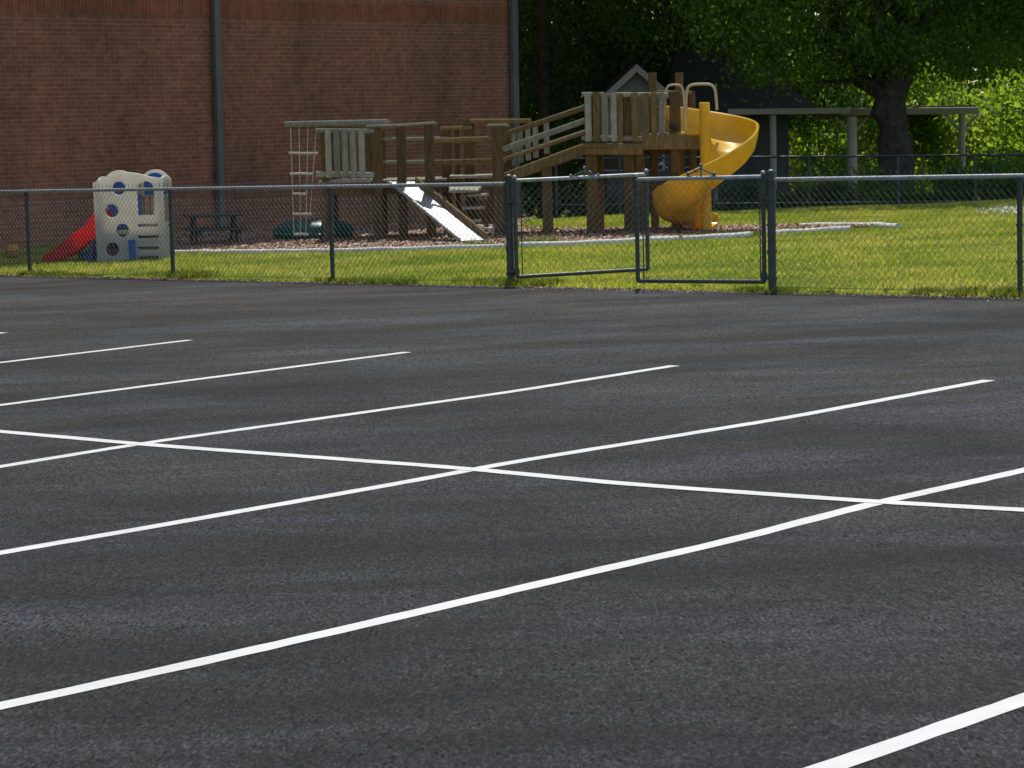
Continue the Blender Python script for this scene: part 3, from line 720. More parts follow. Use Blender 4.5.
    for a, c, y in ((289, 318, 153), (290, 313, 174), (292, 307, 194), (292.5, 312, 214), (294, 308.5, 234.5)):
        s = MB(); s.tube([A(a, y, YN), A((a+c)/2, y+random.uniform(-.5, .5), YN), A(c, y+.2, YN)], .018, 8); s.build('rung', 'rope', no)
    # ramp up to the tower
    for db in (0, DB):
        rail((503, 179.0), (585, 149), .165, .05, db-.03, 'brown', 'ramp_stringer')
        post(547, 168, .15, db)
    rail((503, 134.6), (585, 107.6), .075, .04, -.08, 'brown'); rail((503, 149.3), (585, 120.5), .085, .035, -.08, 'grey'); rail((503, 159.8), (585, 132.3), .06, .035, -.08, 'brown')
    rail((508, 132.5), (585, 106.5), .06, .04, DB-.05, 'grey'); rail((508, 157), (585, 131), .05, .04, DB-.05, 'grey')
    for px in (513, 520.5, 528, 535.5, 546.5):
        yy = 131-(px-508)*.338; picket(px, yy, yy+36, .082, DB, 'grey', o)
    b = MB(); p = Fp(503, 174.5); q = Fp(585, 144.5); k = 14
    for i in range(k):
        a = p.lerp(q, i/k); c = p.lerp(q, (i+.88)/k)
        b.hexa([(a.x, a.y-.02, a.z-.03), (c.x, c.y-.02, c.z-.03), (c.x, c.y+DB, c.z-.03), (a.x, a.y+DB, a.z-.03), (a.x, a.y-.02, a.z), (c.x, c.y-.02, c.z), (c.x, c.y+DB, c.z), (a.x, a.y+DB, a.z)])
    b.build('ramp_deck', 'brown', o)
    # tower
    for px, yt, w in ((591, 93, .165), (628.5, 92, .16), (640, 142, .13), (675.5, 92, .15)): post(px, yt, w)
    for px, yt, w in ((598, 94, .14), (653.5, 72.5, .115), (680, 72.5, .115), (692.5, 91, .10), (634, 94, .13)): post(px, yt, w, DB)
    zt = Fp(620, 144).z; xa = Fp(585, 144).x; xb = Fp(681, 144).x; yf2 = PSY(630)
    b = MB()
    for i in range(10): b.box(xa-.02, xb, yf2-.1+i*.155, yf2-.1+i*.155+.145, zt-.035, zt)
    b.build('deck', 'brown', o)
    rail((584, 149), (643, 149.5), .165, .05, -.12, 'brown', 'deck_beam'); rail((642.5, 142), (700, 141.5), .22, .05, -.14, 'brown', 'deck_beam')
    rail((584, 149), (682, 149), .16, .05, DB+.1, 'post', 'deck_beam')
    # raised landing at the slide mouth
    zc = Fp(680, 133).z; b = MB(); c0 = Fp(643, 133).x; c1 = Fp(697, 133).x
    for i in range(8): b.box(c0, c1, yf2-.09+i*.15, yf2-.09+i*.15+.14, zc-.04, zc)
    b.build('landing', 'brown', o)
    # railings
    rail((582, 94.5), (604, 94.5), .07, .035, -.10, 'grey'); rail((616, 94.5), (668, 95), .07, .035, -.10, 'grey')
    rail((582, 138), (643, 138.5), .075, .035, -.10, 'grey')
    for px, m_, w in ((588.2, 'grey', .095), (596.5, 'brown', .10), (605, 'grey', .085), (613.8, 'grey', .085), (620.5, 'brown', .07), (634.5, 'brown', .09), (645.5, 'brown', .10), (654, 'brown', .085), (661.5, 'grey', .07)):
        picket(px, 92.5+random.uniform(-.8, .8), 141.5 if px < 640 else 137, w, -.135, m_, o)
    rail((586, 96), (650, 96), .07, .035, DB-.09, 'brown'); rail((586, 138), (650, 138), .07, .035, DB-.09, 'brown')
    for px in (594, 604, 615, 625, 636, 647): picket(px, 94, 141, .09, DB-.05, 'brown', o)
    rail((653, 92), (692, 93), .06, .035, DB-.08, 'brown'); rail((653, 108), (692, 109), .06, .035, DB-.08, 'brown')
    # far end of the tower closed with slats facing the slide side
    xr = Fp(668, 120).x
    # hand hoops
    def hoop(pts, db, r=.017):
        P = [Fp(x, y, db) for x, y in pts]; Q = []
        for i in range(len(P)-1):
            for k in range(4): Q.append(P[i].lerp(P[i+1], k/4))
        Q.append(P[-1])
        for _ in range(2): Q = [Q[0]]+[(Q[i-1]+Q[i]*2+Q[i+1])/4 for i in range(1, len(Q)-1)]+[Q[-1]]
        b = MB(); b.tube(Q, r, 8); b.build('grab_hoop', 'hoop', o)
    hoop([(664.5, 133), (665.5, 91), (668.5, 85), (679.5, 84.5), (683.5, 89), (685.5, 131)], -.02)
    hoop([(686, 122), (686, 91), (690, 84.3), (711, 83.8), (715.5, 89), (717, 110)], .30, .021)
    b = MB(); q = Fp(675, 128, -.1); b.ball(q, .035, 8, 6); b.tube([q, q+Vector((-.09, 0, .02))], .02, 6); b.build('clamp', 'black', o)
    # ---- spiral slide
    cpt = Gp(706.5, 232.3); cx, cy, cz = cpt.x, cpt.y, cpt.z
    kn_t = [20, 70, 180, 225, 270, 315, 360, 430, 505]; kn_z = [1.41, 1.37, 1.12, .88, .60, .36, .19, .08, .05]
    prof = [(.085, .17), (.10, .07), (.14, .03), (.22, .005), (.36, 0), (.50, .015), (.60, .06), (.67, .14), (.70, .26), (.715, .375), (.735, .39), (.755, .375), (.752, .345)]
    under = [(.738, .24), (.705, .115), (.63, .025), (.51, -.022), (.36, -.035), (.22, -.03), (.12, 0), (.07, .06), (.062, .17)]
    loop = prof+under; nL = len(loop); b = MB(); steps = 97
    zs = np.interp(np.linspace(42, 468, steps), kn_t, kn_z)
    for _ in range(6): zs[1:-1] = (zs[:-2]+2*zs[1:-1]+zs[2:])/4
    for i, T in enumerate(np.linspace(42, 468, steps)):
        th = math.pi - R(T)
        for r_, h_ in loop:
            k = 1.0
            if T > 405 and h_ > .05: h_ = h_*(1-.6*(T-405)/63)
            b.v.append((cx+r_*math.cos(th), cy+r_*math.sin(th), cz+zs[i]+h_))
    for i in range(steps-1):
        for j in range(nL):
            a = i*nL+j; c = i*nL+(j+1) % nL; b.f.append((a, a+nL, c+nL, c))
    b.f.append(tuple(range(nL))); b.f.append(tuple((steps-1)*nL+j for j in range(nL-1, -1, -1)))
    b.smooth = True
    so = b.build('spiral_slide', 'yellow', o)
    b = MB(); b.tube([(cx, cy, cz-.1), (cx, cy, cz+1.80), (cx, cy, cz+1.815)], [.075, .075, .06], 16); b.build('centre_column', 'yellow', so)
play()

# ------------------------------------------------------------------ plastic toy climber
def climber():
    b0 = Gp(98.5, 261.8); b1 = Gp(159, 260.9)
    u = Vector((b1.x-b0.x, b1.y-b0.y, 0)); W = u.length; u.normalize(); n = Vector((-u.y, u.x, 0))     # n points away from us
    n = n if n.y > 0 else -n
    rz = R(-7); 
    u = Vector((math.cos(R(-4.5)), math.sin(R(-4.5)), 0)); n = Vector((-u.y, u.x, 0))
    W = .90; Dp = .62; z0 = float(gz(b0.x, b0.y))
    o = thing('toy_climber', (b0.x, b0.y, z0), 'cream plastic toddler climber with round holes, blue inside and red slide', 'toy climber')
    def fr(dep, flip=1): return lambda a, w, t: Vector((b0.x, b0.y, z0)) + u*a + n*(dep+t) + Vector((0, 0, w))
    def frs(a0): return lambda a, w, t: Vector((b0.x, b0.y, z0)) + u*(a0+t) + n*a + Vector((0, 0, w))
    sc = 35.4/F
    def pp(px, py): return ((px-95)*sc*.985, (261.5-py)*sc)
    # front panel outline with arch
    arch = [pp(93.5, 182), pp(100, 180.2), pp(107, 177), pp(114, 174.3), pp(121, 172.7), pp(128, 172.4), pp(136, 173.2), pp(144, 175), pp(152, 177.4), pp(160.5, 179)]
    outer = [(0, 0), (W, 0)] + [(W, arch[-1][1])] + arch[::-1][1:]
    win = [pp(137, 216.5), pp(156.5, 216.5), pp(157, 190)] + [pp(147+10*math.cos(a), 189-9.5*math.sin(a)) for a in np.linspace(.15, math.pi-.15, 9)] + [pp(137, 190)]
    holes = [circ(*pp(119.3, 187.3), .105), circ(*pp(111, 210), .105), win, circ(*pp(121.5, 230), .105), circ(*pp(110.5, 249), .105)]
    for y in (225.5, 237, 248.5, 258.2): x, z = pp(148, y); holes.append([(x+dx*.15, z+dz*.033) for dx, dz in ((-1, -1), (1, -1), (1.05, 0), (1, 1), (-1, 1), (-1.05, 0))])
    flat_panel('front_panel', outer, holes, .05, 'cream', o, fr(0), .016)
    # rear panel: blue arch over tan slats
    H = arch[5][1]
    rear = [(0, 0), (W, 0), (W, 1.04), (0, 1.04)]
    rh = [[(x-.022, .52), (x+.022, .52), (x+.022, .86), (x-.022, .86)] for x in (.52, .60, .68, .76)]
    flat_panel('rear_panel', rear, rh+[circ(.27, .5, .12)], .04, 'tan', o, fr(Dp), .01)
    for xc, rr_ in ((.20, .20), (.70, .19)):
        ring = [(xc-rr_, .86), (xc+rr_, .86)]+[(xc+rr_*math.cos(a), 1.045+.165*math.sin(a)) for a in np.linspace(0, math.pi, 15)]
        flat_panel('rear_arch', ring, [], .04, 'cream', o, fr(Dp-.045), .01)
        fill = [(xc-rr_+.045, .88), (xc+rr_-.045, .88)]+[(xc+(rr_-.045)*math.cos(a), 1.035+.135*math.sin(a)) for a in np.linspace(0, math.pi, 13)]
        flat_panel('arch_lining', fill, [], .02, 'blue', o, fr(Dp-.08), .005)
    lw = [(0.05, .16), (.5, .16), (.5, .86), (.05, .86)]
    flat_panel('inner_wall', lw, [], .03, 'blue', o, fr(Dp-.1), .008)
    # sides: cream arch rims with a blue lining
    for a0, nm in ((.03, 'l'), (W-.01, 'r')):
        so = [(0.02, 0.0), (Dp, 0.0), (Dp, 1.06)]+[(Dp/2+.01+(Dp/2)*math.cos(t), 1.06+.07*math.sin(t)) for t in np.linspace(.25, math.pi-.25, 9)]+[(0.02, 1.06)]
        if nm == 'l': ho = [[(.12, .36), (Dp-.1, .36), (Dp-.1, .8), (Dp/2, .92), (.12, .8)]]
        else: ho = [[(.1, .5), (Dp-.08, .5), (Dp-.08, .92), (Dp/2, 1.0), (.1, .92)]]
        flat_panel('side_panel', so, ho, .04, 'cream', o, frs(a0), .014)
        li = [(.1, .98)]+[(Dp/2+.01+(Dp/2-.07)*math.cos(t), .97+.08*math.sin(t)) for t in np.linspace(math.pi-.2, .2, 9)]+[(Dp-.08, .98)]
        flat_panel('side_arch', li, [], .02, 'blue', o, frs(a0+(.045 if nm == 'l' else -.045)), .006)
    b = MB(); P = fr(0)
    b.hexa([P(.03, .36, .03), P(W-.03, .36, .03), P(W-.03, .36, Dp-.03), P(.03, .36, Dp-.03), P(.03, .41, .03), P(W-.03, .41, .03), P(W-.03, .41, Dp-.03), P(.03, .41, Dp-.03)])
    b.build('platform', 'tan', o)
    # steps behind the slots, and the blue brace
    for i, z in enumerate((.08, .20, .33)):
        b = MB(); b.hexa([P(.58, z, .16), P(.86, z, .16), P(.86, z, .34), P(.58, z, .34), P(.58, z+.03, .16), P(.86, z+.03, .16), P(.86, z+.03, .34), P(.58, z+.03, .34)]); b.build('step', 'tan', o)
    b = MB(); b.bar(P(.49, .0, -.05), P(.475, .29, -.05), .05, .085, side=n); b.build('brace', 'blue', o)
    # red slide leaving through the left side
    def sp(px, py): return ((px-95)*sc, (261.5-py)*sc)
    top = [(.10, .66), (.0, .70), (-.05, .67), (-.12, .57), (-.19, .475), (-.29, .43), (-.38, .37), (-.48, .29), (-.60, .20), (-.72, .12), (-.80, .06)]
    bed_ = [(.10, .38), (.0, .36), (-.06, .345), (-.12, .325), (-.2, .27), (-.3, .17), (-.38, .115), (-.5, .06), (-.6, .03), (-.72, .01), (-.8, .01)]
    w0, w1 = .06, .54; b = MB(); k = len(top)
    for (tx, tz), (bx, bz) in zip(top, bed_):
        for (a, z, d_) in ((tx, tz, w0), (tx, tz, w0+.035), (bx, bz+.03, w0+.05), (bx, bz+.03, w1-.05), (tx, tz, w1-.035), (tx, tz, w1), (bx, bz-.01, w1-.01), (bx, bz-.01, w0+.01)):
            b.v.append(tuple(P(a, max(z, 0.004), d_)))
    for i in range(k-1):
        for j in range(8): b.f.append((i*8+j, i*8+(j+1) % 8, i*8+8+(j+1) % 8, i*8+8+j))
    b.f.append(tuple(range(7, -1, -1))); b.f.append(tuple((k-1)*8+j for j in range(8)))
    b.smooth = True; b.build('slide', 'red', o)
    for d_ in (.2, .42): b = MB(); b.bar(P(-.16, 0, d_), P(-.12, .27, d_), .06, .06); b.build('slide_prop', 'blue', o)
    # things lying in the shade near it
    g = P(-.24, 0, .25); t = thing('plastic_tub', (g.x, g.y, z0), 'small dark green plastic tub on the grass under the red slide', 'tub')
    b = MB()
    for r_, h in ((.085, 0.0), (.11, .13), (.12, .13), (.12, .15), (.105, .15), (.08, .02)):
        for j in range(16): b.v.append((g.x+r_*math.cos(j*math.pi/8), g.y+r_*math.sin(j*math.pi/8), z0+.002+h))
    for i in range(5):
        for j in range(16): b.f.append((i*16+j, i*16+(j+1) % 16, i*16+16+(j+1) % 16, i*16+16+j))
    b.f.append(tuple(range(15, -1, -1))); b.f.append(tuple(80+j for j in range(16))); b.smooth = True; b.build('bowl', 'teal', t)
climber()
def toy_ball():
    g = Gp(13, 258.5); g = Vector((g.x, g.y, float(gz(g.x, g.y)))); r = .105
    t = thing('play_ball', g, 'brown rubber ball on shaded grass near the end of the red slide', 'ball')
    b = MB(); b.ball(g+Vector((0, 0, r)), r, 24, 16); bo = b.build('ball_skin', 'ball', t)
    s = MB(); c = g+Vector((0, 0, r))
    for ax in range(3):
        pts = []
        for k in range(33):
            a = 2*math.pi*k/32; q = [0, 0, 0]; q[ax] = 0; q[(ax+1) % 3] = math.cos(a)*r; q[(ax+2) % 3] = math.sin(a)*r; pts.append(c+Vector(q))
        s.tube(pts, .004, 5)
    s.build('seam', 'black', bo)
toy_ball()
def kid_table():
    Y = 39.7; c = A(214, 240, Y); g = float(gz(c.x, c.y)); t = thing('picnic_table', (c.x, c.y, g), 'small low picnic table in the dark shade under the brick wall', 'picnic table')
    u = Vector((.97, .24, 0)).normalized(); n = Vector((-u.y, u.x, 0)); C = Vector((c.x, c.y, g))
    def Q(a, d, z): return C+u*a+n*d+Vector((0, 0, z))
    zt = A(214, 215, Y).z-g; zb = A(225, 229.5, Y-.35).z-g
    for k in range(4):
        b = MB(); b.bar(Q(-.42, -.19+k*.127, zt), Q(.42, -.19+k*.127, zt), .118, .03); b.build('tabletop', 'dark_table', t)
    for s in (-1, 1):
        b = MB(); b.bar(Q(-.42, s*.40, zb), Q(.42, s*.40, zb), .16, .03); b.build('seat', 'dark_table', t)
    for a in (-.3, .3):
        for s in (-1, 1):
            b = MB(); b.bar(Q(a, s*.10, zt-.02), Q(a, s*.36, 0), .04, .07, side=u); b.build('leg', 'dark_table', t)
        b = MB(); b.bar(Q(a+.045, -.45, zb-.045), Q(a+.045, .45, zb-.045), .04, .06); b.build('cross_bar', 'dark_table', t)
kid_table()
def sandbox():
    Y = 40.0; c = A(314, 236, Y); g = float(gz(c.x, c.y)); t = thing('sandbox', (c.x, c.y, g), 'teal ridged plastic sandbox with domed lid on mulch behind the rope net', 'sandbox')
    b = MB(); nu, nv = 48, 12; rx, ry = .60, .42
    for i in range(nv+1):
        a = (math.pi/2)*i/nv
        for j in range(nu):
            th = 2*math.pi*j/nu; rr = math.cos(a)*(1+.04*math.cos(th*12)); b.v.append((c.x+rx*rr*math.cos(th), c.y+ry*rr*math.sin(th), g+.10+.22*math.sin(a)**.8*(1+.05*math.cos(th*12)*math.cos(a))))
    for i in range(nv):
        for j in range(nu): b.f.append((i*nu+j, i*nu+(j+1) % nu, i*nu+nu+(j+1) % nu, i*nu+nu+j))
    b.smooth = True; b.build('lid', 'teal', t)
    b = MB()
    for r_, z in ((.93, 0), (1.0, .04), (1.06, .10), (1.0, .12)):
        for j in range(nu): th = 2*math.pi*j/nu; b.v.append((c.x+rx*r_*math.cos(th), c.y+ry*r_*math.sin(th), g+.022+z*.8))
    for i in range(3):
        for j in range(nu): b.f.append((i*nu+j, i*nu+(j+1) % nu, i*nu+nu+(j+1) % nu, i*nu+nu+j))
    b.f.append(tuple(range(nu-1, -1, -1))); b.smooth = True; b.build('basin', 'teal', t)
sandbox()

# ------------------------------------------------------------------ beyond the lawn: far fence, house, carport
def far_fence():
    Y = 48.2; xs = (556, 619.5, 713, 809, 898, 975, 1075)
    pts = [A(x, 190, Y) for x in xs]; pts = [gv(p.x, p.y) for p in pts]
    o = thing('far_fence', pts[0], 'distant low chain link fence along the dark trees behind the lawn', 'fence')
    zt = [A(x, 158.5-(x-600)*.009, Y).z for x in xs]
    for p, z in zip(pts, zt): 
        b = MB(); b.tube([p-Vector((0, 0, .2)), Vector((p.x, p.y, z+.02))], .03, 10); po = b.build('post', 'fencepaint', o)
    b = MB(); q = [Vector((p.x, p.y, z)) for p, z in zip(pts, zt)]; b.tube(q, .021, 8); b.build('top_rail', 'fencepaint', o)
    b = MB(); b.tube([v-Vector((0, 0, .83)) for v in q], .012, 8); b.build('bottom_rail', 'wire', o)
    m = MB()
    for i in range(len(pts)-1):
        a = q[i].copy(); a.z -= 1.05; c = q[i+1].copy(); c.z -= 1.05
        mesh_wire(m, a, c, 0, 1.05, r=.0022, cell=.045)
    m.build('wire_mesh', 'wire', o, smooth=False)
    l = MB(); a = A(661, 164, Y-.1)
    l.tube([a+Vector((-.2, 0, -.09)), a, a+Vector((.12, 0, -.08))], .012, 6); l.ball(a, .035, 8, 6); l.ball(a+Vector((-.09, 0, -.02)), .025, 8, 6); l.build('latch', 'steel', o)
far_fence()
def house():
    Y = 58.0; g = float(gz(1, Y)); c = A(690, 180, Y); o = thing('house', (c.x, c.y+2, g), 'small pale house with white gable trim and dark roof behind the tower', 'house')
    P = lambda px, py, d=0.0: A(px, py, Y+d)
    # gable wing
    xl = P(606, 100).x; xr = P(668, 100).x; ze = P(636, 97).z; za = P(636, 70).z; xm = P(636, 70).x
    b = MB()
    for y in (Y, Y+5.3): b.v += [(xl, y, g-.2), (xr, y, g-.2), (xr, y, ze), (xm, y, za-.06), (xl, y, ze)]
    b.f = [(0, 1, 2, 3, 4), (9, 8, 7, 6, 5), (1, 6, 7, 2), (0, 4, 9, 5)]; b.build('gable_wall', 'siding', o)
    lower = MB(); lower.box(xl-.02, xr+.02, Y-.02, Y+5.2, g-.2, P(636, 136).z); lower.build('wall', 'bluesiding', o)
    s = (za-ze)/(xm-xl)
    def slope(x0, x1, sgn, th, ya, yb_, lift):
        b = MB(); pts = []
        for x in (x0, x1):
            z = za - abs(x-xm)*s + lift
            pts.append((x, z))
        (xa, z0), (xb, z1) = pts
        b.hexa([(xa, ya, z0), (xb, ya, z1), (xb, yb_, z1), (xa, yb_, z0), (xa, ya, z0+th), (xb, ya, z1+th), (xb, yb_, z1+th), (xa, yb_, z0+th)]); return b
    ex = .30
    rf = slope(xl-ex, xm, 1, .09, Y-.32, Y+5.4, .05).build('roof', 'roofing', o); slope(xm, xr+ex, 1, .09, Y-.32, Y+5.4, .05).build('roof', 'roofing', o)
    slope(xl-ex, xm, 1, .17, Y-.38, Y-.325, -.05).build('gable_trim', 'trim', o); slope(xm, xr+ex, 1, .17, Y-.38, Y-.325, -.05).build('gable_trim', 'trim', o)
    # windows in the wing
    for px in (614, 652):
        w = MB(); w.bar(P(px, 171, -.03), P(px, 145, -.03), .55, .03, side=(1, 0, 0)); wo = w.build('window', 'trim', o)
        w = MB(); w.bar(P(px, 169.5, -.055), P(px, 146.5, -.055), .45, .015, side=(1, 0, 0)); w.build('pane', 'glass', wo)
    # main body with hip roof to the right and its porch
    x0 = xr+.05; x1 = P(822, 110).x; zE = P(770, 113).z; yf_ = Y+.2; yb_ = Y+9; ridge_z = P(740, 50, 4.5).z
    b = MB(); rx0 = P(676, 50, 4.5).x; rx1 = P(744, 50, 4.5).x; ym = Y+4.5
    v = [(x0-.2, yf_, zE+.02), (x1, yf_, zE+.02), (x1, yb_, zE+.02), (x0-.2, yb_, zE+.02), (rx0, ym, ridge_z), (rx1, ym, ridge_z)]
    b.v = v; b.f = [(0, 1, 5, 4), (1, 2, 5), (2, 3, 4, 5), (3, 0, 4), (3, 2, 1, 0)]; b.build('roof', 'roofing', o)
    b = MB(); b.box(x0, P(800, 110).x, Y+2.4, Y+8.6, g-.2, zE); b.build('wall', 'bluesiding', o)
    b = MB(); b.bar(P(728, 112.0, .12), P(850, 110.6, .12), .06, .13); b.build('fascia', 'trim', o)
    for px, w in ((773, .14), (714, .12)):
        p = P(px, 140, .35); b = MB(); b.bar((p.x, p.y, g-.2), (p.x, p.y, zE-.05), w, w, side=(1, 0, 0)); b.build('porch_post', 'trim', o)
    w = MB(); w.bar(P(700, 168, 2.36), P(700, 135, 2.36), .9, .04, side=(1, 0, 0)); wo = w.build('window', 'trim', o)
    w = MB(); w.bar(P(700, 166, 2.33), P(700, 137, 2.33), .8, .02, side=(1, 0, 0)); w.build('pane', 'glass', wo)
house()
def carport():
    Y = 58.6; g = float(gz(8, Y)); c = A(905, 180, Y); o = thing('carport', (c.x, c.y, g), 'open flat roofed carport on pale posts behind the massive tree trunk', 'carport')
    P = lambda px, py, d=0.0: A(px, py, Y+d)
    xa = P(843, 111).x; xb = P(976, 111).x; zb = P(905, 113).z
    b = MB(); b.box(xa, xb, Y+.05, Y+5, zb+.02, zb+.14); b.build('roof', 'roofing', o)
    b = MB(); b.bar((xa-.05, Y, zb+.06), (xb+.05, Y, zb+.02), .07, .16); b.build('front_beam', 'siding', o)
    b = MB(); b.bar((xa-.05, Y+4.8, zb-.05), (xb+.05, Y+4.8, zb-.05), .07, .16); b.build('rear_beam', 'siding', o)
    for px, w, d in ((852, .21, .15), (962, .14, .15), (880, .12, 4.8), (968, .12, 4.8)):
        p = P(px, 140, d); b = MB(); b.bar((p.x, p.y, g-.2), (p.x, p.y, zb-.05), w, w, side=(1, 0, 0)); po = b.build('post', 'trim' if px == 852 else 'siding', o)
        if d < 1:
            for s in (-1, 1): b = MB(); b.bar((p.x+s*.06, p.y, zb-.38), (p.x+s*.36, p.y, zb-.06), .06, .06); b.build('knee_brace', 'siding', po)
carport()

# ------------------------------------------------------------------ trees and shrubs
def leaf_cloud(c, n, size, spread=None, droop=.4):
    """n leaf quads around each centre row of c (m,3); returns verts"""
    m = len(c); idx = rng.integers(0, m, n); ctr = c[idx] + rng.normal(0, 1, (n, 3))*spread[idx][:, None]*np.array([1, 1, .7])
    d = rng.normal(0, 1, (n, 3)); d[:, 2] -= droop; d /= np.linalg.norm(d, axis=1)[:, None]
    e = rng.normal(0, 1, (n, 3)); s = np.cross(d, e); s /= np.linalg.norm(s, axis=1)[:, None]
    L = size*rng.uniform(.6, 1.35, n)[:, None]; w = L*.36
    return np.stack([ctr-d*L*.5, ctr+s*w-d*L*.05, ctr+d*L*.55, ctr-s*w-d*L*.05], 1).reshape(-1, 3)
def crown_points(cx, cy, z0, z1, rx, ry, m, hollow=.35):
    p = rng.normal(0, 1, (m, 3)); p /= np.linalg.norm(p, axis=1)[:, None]; r = (hollow+(1-hollow)*rng.uniform(0, 1, m)**.6)
    p = p*r[:, None]; lump = 1+.18*np.sin(p[:, 0]*7+cx)*np.sin(p[:, 2]*6+cy)
    return np.column_stack([cx+p[:, 0]*rx*lump, cy+p[:, 1]*ry*lump, (z0+z1)/2+p[:, 2]*(z1-z0)/2])
def limb_path(p, q, n=7, wob=.12, sag=0.0):
    p = Vector(p); q = Vector(q); out = []
    for i in range(n):
        t = i/(n-1); a = p.lerp(q, t); k = math.sin(math.pi*t)
        out.append(a + Vector((random.uniform(-wob, wob)*k, random.uniform(-wob, wob)*k, sag*k)))
    return out
def tree(name, x, y, th, tr, crown, label, bark='bark', leaf='leaf_dark', fork=None, limbs=None, low=None, group='trees behind the lawn', n_hi=9000, flare=1.45):
    g = gv(x, y); o = thing(name, g, label, 'tree', group)
    b = MB(); zz = [-.3, 0, .25, .8, 2, th*.6, th]; rr = [tr*flare*1.1, tr*flare, tr*1.18, tr, tr*.95, tr*.8, tr*.6]
    path = [Vector((x+random.uniform(-.05, .05)*max(z, 0)*.4, y, g.z+z)) for z in zz]; b.tube(path, rr, 16)
    n0 = len(b.v)
    tops = []
    cz0, cz1, rx, ry, ox, oy = crown
    if limbs is None:
        limbs = []
        for k in range(6):
            a = k*1.05+random.uniform(-.3, .3); limbs.append((random.uniform(.55, .95)*th, (x+ox+rx*.6*math.cos(a), y+oy+ry*.6*math.sin(a), g.z+cz0+(cz1-cz0)*random.uniform(.25, .6)), tr*.38))
    lb = MB()
    for z, q, r_ in limbs:
        p = limb_path((x, y, g.z+z), q, 8, .25, .1); lb.tube(p, [r_*(1-.8*i/7) for i in range(8)], 9); tops += p[3:]
        for _ in range(3):
            s = p[random.randint(3, 6)]; e = s+Vector((random.uniform(-1.6, 1.6), random.uniform(-1.6, 1.6), random.uniform(-.3, 1.4))); pp_ = limb_path(s, e, 5, .1); lb.tube(pp_, [r_*.3*(1-.2*i) for i in range(5)], 6); tops += pp_[2:]
    tk = b.build('trunk', bark, o); lb.build('limb', bark, o)
    # twigs and leaves: coarse high crown, finer leaves low where they are seen
    c = crown_points(x+ox, y+oy, g.z+cz0, g.z+cz1, rx, ry, 260); sp = np.full(len(c), .55)
    v1 = leaf_cloud(c, int(n_hi*1.5), .24, sp)
    vs = [v1]
    if low:
        lz0, lz1, m, n, size, lrx, lry, lox, loy = low
        lc = np.column_stack([x+lox+rng.uniform(-lrx, lrx, m), y+loy+rng.uniform(-lry, lry, m), g.z+rng.uniform(lz0, lz1, m)]); ls = rng.uniform(.16, .42, m)
        vs.append(leaf_cloud(lc, n, size, ls, .8))
    np_mesh('crown', np.vstack(vs), 4, leaf, o); return o
def shrub(name, x, y, rx, ry, h, n, size, leaf, label, group='shrubs beyond the far fence', m=90):
    g = gv(x, y); o = thing(name, g, label, 'shrub', group)
    c = crown_points(x, y, g.z+.05, g.z+h, rx, ry, m, .2); sp = rng.uniform(.10, .26, m)*min(1.5, h/1.8)
    np_mesh('foliage', leaf_cloud(c, n, size, sp, .2), 4, leaf, o)
    b = MB()
    for k in range(7): b.tube(limb_path(g+Vector((0, 0, -.05)), tuple(c[k]), 5, .08), [.03, .024, .018, .012, .006], 6)
    b.build('stem', 'bark', o)
def col(px, Y): return A(px, 170, Y).x
# the massive tree in front of the carport
def X(px, py, Y): return tuple(A(px, py, Y))
bx = col(895, 54)
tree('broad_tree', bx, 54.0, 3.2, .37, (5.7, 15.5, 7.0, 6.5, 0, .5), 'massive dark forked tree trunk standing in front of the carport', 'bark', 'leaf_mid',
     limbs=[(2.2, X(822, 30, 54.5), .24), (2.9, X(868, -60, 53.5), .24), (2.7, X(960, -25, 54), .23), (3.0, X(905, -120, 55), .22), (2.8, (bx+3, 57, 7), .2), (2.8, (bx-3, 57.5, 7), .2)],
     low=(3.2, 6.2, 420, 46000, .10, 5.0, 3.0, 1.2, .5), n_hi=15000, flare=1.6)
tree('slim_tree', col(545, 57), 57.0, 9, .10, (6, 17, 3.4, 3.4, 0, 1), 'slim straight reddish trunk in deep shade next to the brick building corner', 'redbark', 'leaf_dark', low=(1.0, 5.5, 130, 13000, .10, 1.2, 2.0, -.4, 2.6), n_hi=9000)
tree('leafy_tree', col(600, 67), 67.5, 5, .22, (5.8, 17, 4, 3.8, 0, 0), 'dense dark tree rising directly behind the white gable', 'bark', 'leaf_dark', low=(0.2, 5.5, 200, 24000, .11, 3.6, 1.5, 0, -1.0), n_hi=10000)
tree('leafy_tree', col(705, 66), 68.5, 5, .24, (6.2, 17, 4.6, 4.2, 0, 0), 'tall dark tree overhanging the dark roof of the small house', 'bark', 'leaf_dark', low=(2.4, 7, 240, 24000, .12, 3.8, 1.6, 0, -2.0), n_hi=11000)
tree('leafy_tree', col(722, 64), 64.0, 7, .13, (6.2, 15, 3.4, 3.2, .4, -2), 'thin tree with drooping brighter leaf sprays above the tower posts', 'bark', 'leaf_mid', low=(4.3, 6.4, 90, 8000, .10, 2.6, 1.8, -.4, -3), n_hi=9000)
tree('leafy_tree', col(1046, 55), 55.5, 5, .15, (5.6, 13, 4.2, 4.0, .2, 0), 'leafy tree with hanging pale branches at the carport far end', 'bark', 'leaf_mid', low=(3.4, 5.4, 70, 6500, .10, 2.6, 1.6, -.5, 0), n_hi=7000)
tree('leafy_tree', col(560, 50), 64, 6, .25, (6, 18, 4.5, 4, -3, 0), 'dark tree hidden mostly behind the end of the brick building', 'bark', 'leaf_dark', low=(.3, 6, 120, 12000, .12, 3, 1.5, -.5, -1.5), n_hi=9000)
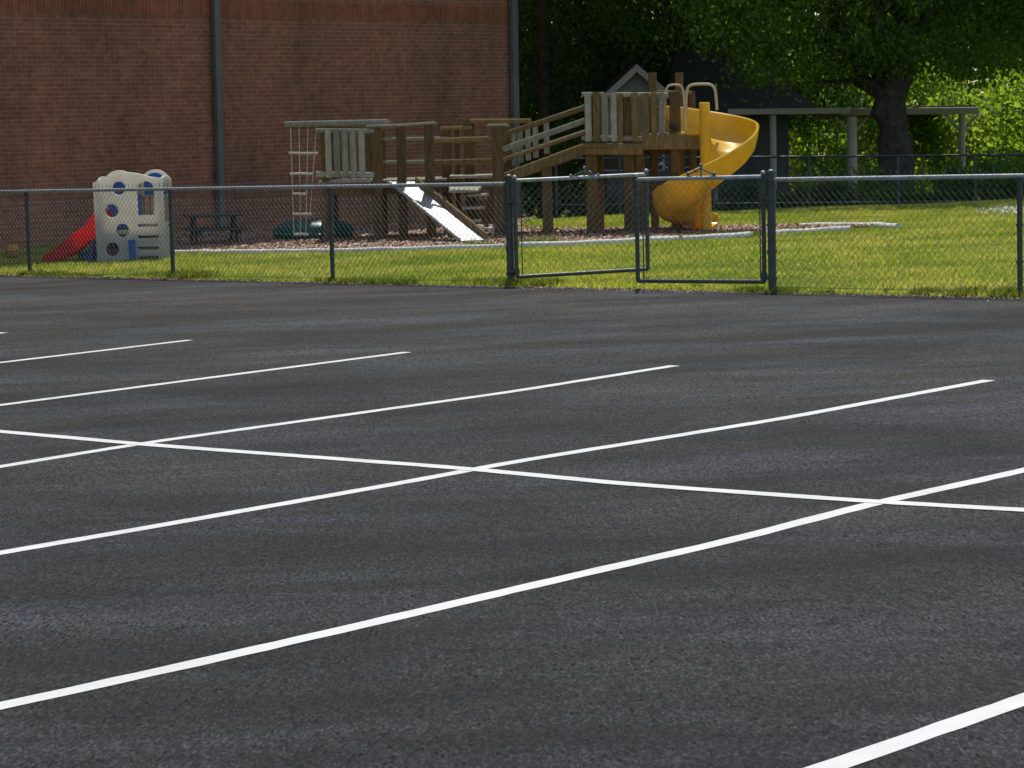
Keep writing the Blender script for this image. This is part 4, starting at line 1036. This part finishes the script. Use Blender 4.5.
# shrubs
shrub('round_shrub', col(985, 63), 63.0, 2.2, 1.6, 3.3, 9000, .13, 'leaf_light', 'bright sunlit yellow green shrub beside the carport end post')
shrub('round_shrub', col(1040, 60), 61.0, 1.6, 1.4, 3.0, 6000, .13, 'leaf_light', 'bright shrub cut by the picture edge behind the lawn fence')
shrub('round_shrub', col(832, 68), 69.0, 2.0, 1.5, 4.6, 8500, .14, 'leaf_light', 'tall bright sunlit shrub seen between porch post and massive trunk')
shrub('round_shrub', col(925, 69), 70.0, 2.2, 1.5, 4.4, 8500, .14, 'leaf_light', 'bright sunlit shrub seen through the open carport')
shrub('low_shrub', col(640, 51.5), 51.5, 1.5, .5, .95, 3500, .09, 'leaf_dark', 'low dark shrub behind the far fence near the tower posts')
shrub('low_shrub', col(745, 51), 51.0, 1.5, .5, .95, 3500, .09, 'leaf_dark', 'low dark shrub behind the far fence right of the yellow slide')
shrub('low_shrub', col(835, 51.5), 51.5, 1.3, .5, .95, 3200, .09, 'leaf_dark', 'low dark shrub behind the far fence at the pale porch post')
shrub('low_shrub', col(868, 50), 50.0, .28, .25, 1.05, 700, .08, 'leaf_mid', 'small rounded grey green bush at the foot of the massive trunk')
shrub('low_shrub', col(930, 51.5), 51.5, 1.5, .5, .9, 3600, .09, 'leaf_mid', 'low green shrub behind the far fence under the carport')
shrub('low_shrub', col(1010, 51), 51.0, 1.4, .6, 1.2, 3600, .09, 'leaf_mid', 'leafy low shrub at the far fence end by the white flowers')
# the far wood, one mass
def wood_far():
    pts = []
    for k in range(1050):
        x = rng.uniform(-24, 44); y = rng.uniform(84, 108); pts.append((x, y, rng.uniform(-1, 15) if y < 98 else rng.uniform(-1, 24)))
    c = np.array(pts); sp = np.full(len(c), 1.0)
    o = np_mesh('far_woods', leaf_cloud(c, 145000, .42, sp, .3), 4, 'leaf_light'); tag(o, 'sunlit far woods seen through gaps in the nearer trees', kind='stuff'); o['category'] = 'woods'
wood_far()

# ------------------------------------------------------------------ light, sky, camera
EL, AZ = 58.0, 4.0
W = bpy.data.worlds.new('World'); S.world = W; W.use_nodes = True
nt = W.node_tree; bg = nt.nodes['Background']; sk = nt.nodes.new('ShaderNodeTexSky'); sk.sky_type = 'NISHITA'; sk.sun_disc = False
sk.sun_elevation = R(EL); sk.sun_rotation = R(AZ); nt.links.new(sk.outputs[0], bg.inputs[0]); bg.inputs[1].default_value = 0.14
sl = bpy.data.lights.new('Sun', 'SUN'); sl.energy = 3.7; sl.angle = R(.53); sl.color = (1, .95, .86)
so = bpy.data.objects.new('Sun', sl); COL.objects.link(so)
sd = Vector((math.sin(R(AZ))*math.cos(R(EL)), math.cos(R(AZ))*math.cos(R(EL)), math.sin(R(EL))))
so.rotation_euler = sd.to_track_quat('Z', 'Y').to_euler(); so.location = (0, 40, 60)
cam = bpy.data.cameras.new('Camera'); co = bpy.data.objects.new('Camera', cam); COL.objects.link(co); S.camera = co
cam.sensor_width = 36; cam.lens = F/1024*36; cam.clip_start = .1; cam.clip_end = 3000
from mathutils import Matrix
co.matrix_world = Matrix(((rt.x, up.x, -fw.x, 0), (rt.y, up.y, -fw.y, 0), (rt.z, up.z, -fw.z, CAMZ), (0, 0, 0, 1)))
S.view_settings.view_transform = 'Standard'; S.view_settings.look = 'None'; S.view_settings.gamma = 1; S.view_settings.use_curve_mapping = False
S.view_settings.exposure = 0.0
S.cycles.max_bounces = 6; S.cycles.transparent_max_bounces = 6
